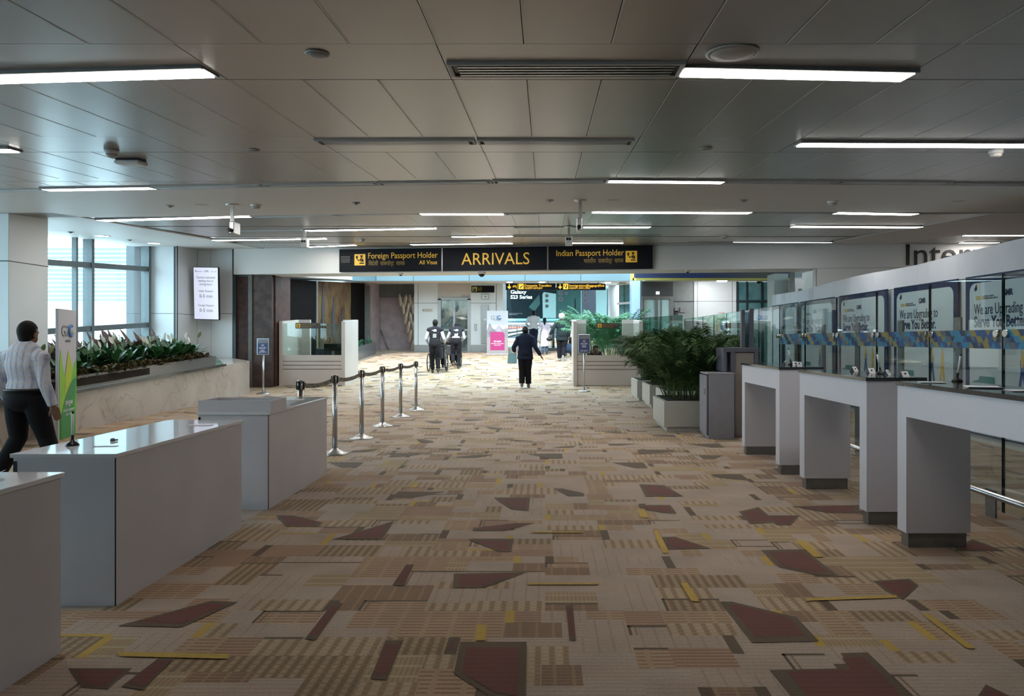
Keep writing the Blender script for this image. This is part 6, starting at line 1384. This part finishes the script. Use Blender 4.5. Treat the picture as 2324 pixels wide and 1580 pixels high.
    if shoes:
        for s in 'LR':
            f = (j['toe'+s]-j['an'+s]); b = MB(); h = j['an'+s]
            dn = V((0, 0, -1)) if abs(f.z) < .12*k else f.cross(V((1, 0, 0))).normalized()*(-1 if f.cross(V((1, 0, 0))).z > 0 else 1)
            ff = (f-dn*f.dot(dn)).normalized()
            heel = h+dn*.045*k-ff*.03*k; b.tube([heel, heel+ff*.10*k, heel+ff*.19*k, heel+ff*.24*k], [.042*k, .044*k, .046*k, .034*k], 12, rnd=True, flat=(1, .8)); b.tube([h+dn*-.01, heel+ff*.03*k], [.044*k, .042*k], 12, rnd=True); skinned(b, 'shoe', shoes, t, voxel*.8, 2)
    if hair in ('short', 'long', 'bun'):
        b = MB(); b.ball(hd_+V((0, -.012*k, .026*k)), .106*k, (.84, 1.0, 1.12), 20); b.ball(hd_+V((0, -.045*k, -.025*k)), .078*k, (.98, .70, 1.05), 16)
        if hair == 'long': b.tube([hd_+V((0, -.06*k, -.02*k)), hd_+V((0, -.105*k, -.18*k)), hd_+V((.005, -.125*k, -.36*k))], [.07*k, .045*k, .015*k], 12, rnd=True)
        if hair == 'bun': b.ball(hd_+V((0, -.10*k, .02*k)), .05*k)
        # keep the face clear
        b.bm.verts.ensure_lookup_table(); hs = skinned(b, 'hair', HAIR, t, voxel*.8, 2)
        for v in hs.data.vertices:
            if v.co.z < hd_.z+.055*k and v.co.y > hd_.y+.01*k: v.co.y = hd_.y+.01*k+(v.co.y-hd_.y-.01*k)*.15; v.co.x = hd_.x+(v.co.x-hd_.x)*.93
    if turban:
        b = MB()
        b.ball(hd_+V((0, -.005, .045*k)), .125*k, (.92, 1.05, .95), 22)
        for q in range(4):
            ti = Matrix.Rotation(R(-24+q*16), 4, 'Y'); rr = .108*k-abs(q-1.5)*.008*k
            b.tube([hd_+V((0, -.01, .03*k+q*.018*k))+ti @ V((rr*math.cos(x_)*.92, rr*math.sin(x_)*1.05, 0)) for x_ in [i*2*math.pi/20 for i in range(21)]], .024*k, 10)
        skinned(b, 'turban', turban, t, voxel*.7, 2)
    return t
def bag(t, nm, c, w, d, h, m, strap=None):
    pass
# --- man in the checked shirt, left
def check_mat():
    m = stripe_mat('checked_shirt', (0.60, 0.60, 0.66), (0.36, 0.40, 0.52), 0.055, 0, 0.30, 0.25, rough=0.8, mottle=0.10); nt = m.node_tree
    # horizontal stripes as well (z axis)
    sp = [n for n in nt.nodes if n.type == 'SEPXYZ'][0]; bs = nt.nodes['Principled BSDF']; src = bs.inputs['Base Color'].links[0].from_socket
    d = nt.nodes.new('ShaderNodeMath'); d.operation = 'DIVIDE'; d.inputs[1].default_value = .06; nt.links.new(sp.outputs[2], d.inputs[0])
    f = nt.nodes.new('ShaderNodeMath'); f.operation = 'PINGPONG'; f.inputs[1].default_value = .5; nt.links.new(d.outputs[0], f.inputs[0])
    r_ = nt.nodes.new('ShaderNodeMapRange'); r_.inputs['From Min'].default_value = .3; r_.inputs['From Max'].default_value = .45; r_.inputs['To Max'].default_value = .45; nt.links.new(f.outputs[0], r_.inputs['Value'])
    mx = nt.nodes.new('ShaderNodeMix'); mx.data_type = 'RGBA'; mx.inputs['B'].default_value = (.55, .50, .46, 1); nt.links.new(src, mx.inputs['A']); nt.links.new(r_.outputs['Result'], mx.inputs['Factor']); nt.links.new(mx.outputs['Result'], bs.inputs['Base Color'])
    tc = [n for n in nt.nodes if n.type == 'TEX_COORD'][0]; n2 = nt.nodes.new('ShaderNodeTexNoise'); n2.inputs['Scale'].default_value = 9; n2.inputs['Distortion'].default_value = 1.5; nt.links.new(tc.outputs['Object'], n2.inputs['Vector'])
    bp = nt.nodes.new('ShaderNodeBump'); bp.inputs['Strength'].default_value = .7; bp.inputs['Distance'].default_value = .02; nt.links.new(n2.outputs['Fac'], bp.inputs['Height']); nt.links.new(bp.outputs['Normal'], bs.inputs['Normal'])
    return m
BLK = fabric('black_trouser_cloth', (0.012, 0.012, 0.015)); SHOE = mat('black_shoe_leather', (0.012, 0.012, 0.012), .35)
man = person('person in a checked long sleeved shirt and black trousers walking left of the green banner', (-4.99, 6.55, 0), R(-8),
   dict(shL=(-.20, .0, 1.375), shR=(.20, .0, 1.375), elL=(-.29, -.03, 1.10), elR=(.27, -.03, 1.10), wrL=(-.27, .08, .90), wrR=(.32, .03, .85), knL=(-.14, .06, .50), anL=(-.25, -.10, .10), toeL=(-.27, .04, .04), knR=(.15, .12, .50), anR=(.26, .16, .09), toeR=(.30, .30, .03), hipL=(-.10, 0, .93), hipR=(.10, 0, .93), head=(.015, .03, 1.635)),
   H=1.555, build=1.10, shirt=check_mat(), trousers=BLK, shoes=SHOE, hair='short', voxel=.0065, hem=1.01, loose=1.3)
k = 1.555/1.75
b = MB(); b.tube([V((math.cos(a)*.197*k, math.sin(a)*.139*k, 1.03*k)) for a in [i*2*math.pi/24 for i in range(25)]], .014, 8); b.build('belt', M['black'], man)
b = MB(); b.tube([V((.07*k, .02, 1.49*k)), V((0.0, -.075*k, 1.505*k)), V((-.07*k, .02, 1.49*k))], .006, 6); b.build('lanyard', M['navy'], man)
# --- navy woman
NAVY = fabric('navy_cloth', (0.012, 0.018, 0.04)); DBLK = fabric('dark_cloth', (0.008, 0.008, 0.012))
p = on_floor(1192, 881)
wo_ = person('person in navy jacket and black trousers walking away alone in the passage', (p.x, p.y, floor_z(p.y)), 0,
   dict(shL=(-.19, 0, 1.40), shR=(.19, 0, 1.40), elL=(-.33, -.06, 1.14), elR=(.30, -.08, 1.14), wrL=(-.31, .13, 1.05), wrR=(.44, -.10, .93), knL=(-.09, .02, .50), anL=(-.09, -.10, .12), toeL=(-.10, -.02, .045), knR=(.08, .06, .50), anR=(.09, .06, .09), toeR=(.10, .2, .03), head=(-.0, .03, 1.62)),
   H=1.68, build=1.14, shirt=NAVY, trousers=DBLK, shoes=mat('white_soled_shoes', (.12, .12, .12), .6), hair='bun', hem=.83, loose=1.8)
t = thing('shopping_bag', 'light blue bag hanging from the arm of the person in navy', 'bag', (p.x-.36, p.y+.10, floor_z(p.y)+.67)); b = MB(); b.hexa([(-.13, -.05, 0), (.13, -.05, 0), (-.13, .05, 0), (.13, .05, 0), (-.11, -.04, .28), (.12, -.04, .28), (-.11, .04, .28), (.12, .04, .28)]); b.build('bag_body', mat('pale_blue_bag', (.22, .45, .52), .5, noise=.08), t); b = MB(); b.tube([(-.06, 0, .27), (-.02, 0, .36), (.08, 0, .38), (.10, 0, .27)], .008, 6); b.build('handle', M['plastic'], t)
# --- attendants and wheelchairs
WHT = fabric('pale_shirt_cloth', (.55, .57, .66)); VST = fabric('black_vest_cloth', (.018, .019, .024), noise=.2)
def wheelchair(loc, lab, bag_=True):
    t = thing('wheelchair', lab, 'wheelchair', loc, group='wheelchairs pushed by attendants'); rot = Matrix.Rotation(R(90), 4, 'Y')
    for s in (-1, 1):
        b = MB(); b.tube([(s*.30, .0+.29*math.cos(a), .30+.29*math.sin(a)) for a in [i*2*math.pi/24 for i in range(25)]], .018, 8); w_ = b.build('rear_wheel', M['black'], t)
        b = MB()
        for q in range(8): a = q*math.pi/4; b.tube([(s*.30, 0, .30), (s*.30, .28*math.cos(a), .30+.28*math.sin(a))], .003, 4)
        b.tube([(s*.26, 0, .30), (s*.33, 0, .30)], .02, 8); b.build('spokes', M['steel'], w_)
        b = MB(); b.tube([(s*.24, .42+.08*math.cos(a), .09+.08*math.sin(a)) for a in [i*2*math.pi/14 for i in range(15)]], .014, 6); b.build('front_wheel', M['black'], t)
        b = MB(); b.tube([(s*.24, -.10, .93), (s*.24, -.02, .93), (s*.24, 0, .50), (s*.24, 0, .2), (s*.24, .42, .2), (s*.24, .42, .12)], .012, 8); b.tube([(s*.24, 0, .70), (s*.24, .38, .70), (s*.24, .40, .22)], .012, 8); b.build('side_frame', M['steel_dark'], t)
        b = MB(); b.tube([(s*.24, -.20, .93), (s*.24, -.08, .93)], .018, 8); b.build('push_grip', M['black'], t)
        b = MB(); b.tube([(s*.25, -.18, .10+.09), (s*.25, -.02, .22)], .010, 6); b.build('anti_tip_bar', M['black'], t)
    b = MB(); b.box(-.23, .23, -.01, .02, .48, .90, bev=.01); b.build('backrest', M['dark'], t); b = MB(); b.box(-.23, .23, .0, .42, .45, .50, bev=.015); b.build('seat', M['dark'], t)
    b = MB(); b.box(-.20, .20, .42, .56, .10, .12); b.build('footrest', M['steel_dark'], t)
    if bag_: b = MB(); b.box(-.18, .18, -.11, -.01, .42, .78, bev=.03); b.build('back_pouch', M['dark'], t)
    return t
def seated(label, loc, cloth): 
    return person(label, loc, 0, dict(pel=(0, .12, .56), waist=(0, .10, .70), chest=(0, .08, .90), neck=(0, .08, 1.06), head=(0, .11, 1.20), shL=(-.18, .08, 1.01), shR=(.18, .08, 1.01), elL=(-.24, .14, .77), elR=(.24, .14, .77), wrL=(-.18, .34, .76), wrR=(.18, .34, .76), hipL=(-.09, .14, .55), hipR=(.09, .14, .55), knL=(-.10, .52, .56), knR=(.10, .52, .56), anL=(-.10, .56, .20), anR=(.10, .56, .20), toeL=(-.10, .68, .15), toeR=(.10, .68, .15)), H=1.62, shirt=cloth, trousers=DBLK, shoes=SHOE, hair='short', hem=.95, voxel=.014)
pa = on_floor(990, 846); ya = pa.y
push = dict(neck=(0, .05, 1.45), chest=(0, .03, 1.28), head=(0, .09, 1.61), shL=(-.19, .05, 1.40), shR=(.19, .05, 1.40), elL=(-.29, .06, 1.12), elR=(.29, .06, 1.12), wrL=(-.27, .30, .98), wrR=(.27, .30, .98))
person('person in dark vest over pale shirt pushing a wheelchair, left one of the two attendants', (pa.x-.02, ya-.15, floor_z(ya)-.01), 0, dict(push, knL=(-.10, .10, .51), anL=(-.09, .10, .09), toeL=(-.10, .23, .03), knR=(.10, .04, .50), anR=(.13, -.16, .14), toeR=(.13, -.12, .03)), H=1.75, shirt=WHT, vest=VST, trousers=BLK, shoes=SHOE, hem=1.0)
wheelchair((pa.x-.02, ya+.42, floor_z(ya)+.02), 'dark wheelchair pushed by the left attendant')
seated('seated person in the left wheelchair, almost hidden behind the attendant', (pa.x-.02, ya+.42, floor_z(ya+.4)), fabric('dark_olive_cloth', (.03, .03, .02)))
pb = on_floor(1035, 836); yb_ = pb.y
lean = dict(push, waist=(0, .04, 1.09), chest=(0, .13, 1.26), neck=(-.01, .26, 1.39), head=(-.02, .36, 1.49), shL=(-.20, .22, 1.35), shR=(.18, .22, 1.35), elL=(-.32, .30, 1.10), elR=(.26, .24, 1.08), wrL=(-.40, .50, .97), wrR=(.08, .50, .96))
person('person in dark vest leaning forward over a wheelchair, right one of the two attendants', (pb.x+.02, yb_-.15, floor_z(yb_)-.01), 0, dict(lean, knL=(-.12, .06, .50), anL=(-.08, -.15, .22), toeL=(-.04, -.12, .10), knR=(.10, .08, .50), anR=(.08, -.02, .09), toeR=(.09, .11, .03)), H=1.72, shirt=WHT, vest=VST, trousers=BLK, shoes=SHOE, hem=1.0)
wheelchair((pb.x-.20, yb_+.45, floor_z(yb_)+.02), 'dark wheelchair with a back pouch pushed by the right attendant')
seated('seated person in dark clothes in the right wheelchair', (pb.x-.20, yb_+.45, floor_z(yb_+.4)), fabric('dark_brown_cloth', (.03, .02, .018)))
# --- far walkers
p = on_floor(1216, 796); person('person in a white shirt and dark blue trousers, farthest walker before the advertisement', (x_at(1211, 31.2), 31.2, floor_z(31.2)), 0, dict(shL=(-.21, 0, 1.42), shR=(.21, 0, 1.42), elL=(-.33, -.05, 1.17), wrL=(-.24, .14, 1.08), elR=(.29, -.05, 1.16), wrR=(.36, .02, .94)), H=1.80, build=1.08, shirt=fabric('white_shirt_cloth', (.48, .52, .56)), trousers=NAVY, shoes=SHOE, sleeve=1.0, hem=.93, voxel=.015)
q_ = 28.9
kt = person('person with long black hair in a pale lilac tunic walking beside the turbaned man', (x_at(1236, q_), q_, floor_z(q_)), 0, dict(elL=(-.24, -.02, 1.15), wrL=(-.24, .03, .93), elR=(.23, -.02, 1.15), wrR=(.24, .05, .93), anL=(-.08, -.10, .12), toeL=(-.09, .02, .04), knL=(-.08, .03, .48)), H=1.55, shirt=fabric('pale_lilac_cloth', (.45, .40, .48)), kurta=fabric('pale_lilac_skirt_cloth', (.47, .42, .50)), trousers=fabric('denim', (.04, .07, .12)), shoes=SHOE, hair='long', hem=.9, voxel=.014)
b = MB(); b.tube([(-.14, -.13, 1.25), (-.22, -.16, .95), (-.25, -.12, .62), (-.20, -.1, .5)], [.03, .05, .07, .03], 10, flat=(1, .3)); b.build('scarf', fabric('grey_green_scarf', (.25, .30, .28)), kt)
q_ = 26.1; zt_ = floor_z(q_); xt = x_at(1275, q_)
person('person in a white turban and dark jacket walking away, holding a small black bag', (xt, q_, zt_), 0, dict(shL=(-.20, 0, 1.42), shR=(.19, 0, 1.42), elL=(-.34, -.10, 1.18), wrL=(-.44, -.05, .98), elR=(.27, -.02, 1.14), wrR=(.27, .06, .92), knL=(-.09, .05, .5), anL=(-.08, .05, .09), toeL=(-.09, .18, .03), knR=(.09, .0, .5), anR=(.04, -.20, .17), toeR=(.05, -.17, .05)), H=1.80, build=1.1, shirt=fabric('dark_green_jacket', (.012, .022, .024)), trousers=DBLK, shoes=mat('pale_shoes', (.25, .27, .27), .6), hair=None, turban=fabric('cream_turban', (.66, .62, .53)), hem=.78, loose=2.0, voxel=.013)
t = thing('handbag', 'small black handbag held low beside the turbaned man', 'bag', (xt-.47, q_-.06, zt_+.76)); b = MB(); b.ball((0, 0, .08), .12, (1, .5, .65)); b.build('bag_body', M['black'], t); b = MB(); b.tube([(-.07, 0, .12), (0, 0, .22), (.07, 0, .12)], .008, 6); b.build('handle', M['black'], t)
q_ = 28.3; zt_ = floor_z(q_); xt = x_at(1290, q_)
person('person in black with a strap over the shoulder, partly hidden by the right health desk', (xt, q_, zt_), 0, dict(elR=(.28, .0, 1.14), wrR=(.25, .15, .95)), H=1.80, shirt=fabric('black_cloth', (.012, .012, .016)), trousers=DBLK, shoes=SHOE, sleeve=.4, hem=.93, voxel=.015)
t = thing('travel_bag', 'blue duffel bag beside the person in black at the right health desk', 'bag', (x_at(1295, 27.7), 27.7, floor_z(27.7)+.14)); b = MB(); b.ball((0, 0, .22), .24, (1.0, .6, .85)); b.build('bag_body', fabric('denim_blue_bag', (.02, .035, .07)), t); b = MB(); b.tube([(-.1, 0, .40), (0, 0, .62), (.1, 0, .40)], .012, 6); b.tube([(-.02, -.12, .25), (.0, -.16, -.02), (.12, -.14, -.10), (.2, -.1, .1)], .012, 6); b.build('strap', M['black'], t)
t = thing('cloth_bag', 'white cloth bag over the arm of the person in black', 'bag', (x_at(1297, 28.0), 28.0, floor_z(28)+.95)); b = MB(); b.ball((0, 0, .0), .14, (.7, .5, 1.3)); b.build('bag_body', fabric('white_bag_cloth', (.5, .5, .45)), t); b = MB(); b.tube([(-.04, 0, .14), (-.02, 0, .30)], .01, 6); b.build('handle', M['plastic'], t)
# --- seated officer at the right desk
q_ = 20.05
t = thing('office_chair', 'dark chair at the right health desk under the seated person', 'chair', (x_at(1345, q_), q_+.05, floor_z(q_))); b = MB(); b.box(-.22, .22, -.05, .40, .40, .46, bev=.02); b.build('seat', M['dark'], t); b = MB(); b.tube([(0, .15, .03), (0, .15, .42)], .03, 8); b.lathe([(.25, 0), (.25, .03), (.04, .06)], c=(0, .15, 0), n=16); b.build('base', M['black'], t)
person('seated person with dark hair bent behind the right health desk glass', (x_at(1345, q_), q_, floor_z(q_)-.06), R(200), dict(pel=(0, 0, .56), waist=(0, .02, .70), chest=(0, .08, .86), neck=(0, .17, .99), head=(0, .25, 1.08), shL=(-.18, .12, .95), shR=(.18, .12, .95), elL=(-.24, .28, .80), elR=(.24, .28, .80), wrL=(-.10, .42, .82), wrR=(.10, .42, .82), hipL=(-.09, .02, .55), hipR=(.09, .02, .55), knL=(-.12, .40, .55), knR=(.12, .40, .55), anL=(-.12, .38, .15), anR=(.12, .38, .15), toeL=(-.12, .5, .08), toeR=(.12, .5, .08)), H=1.62, shirt=fabric('dark_red_brown_cloth', (.035, .02, .02)), trousers=DBLK, shoes=SHOE, hair='bun', hem=.95, voxel=.014)
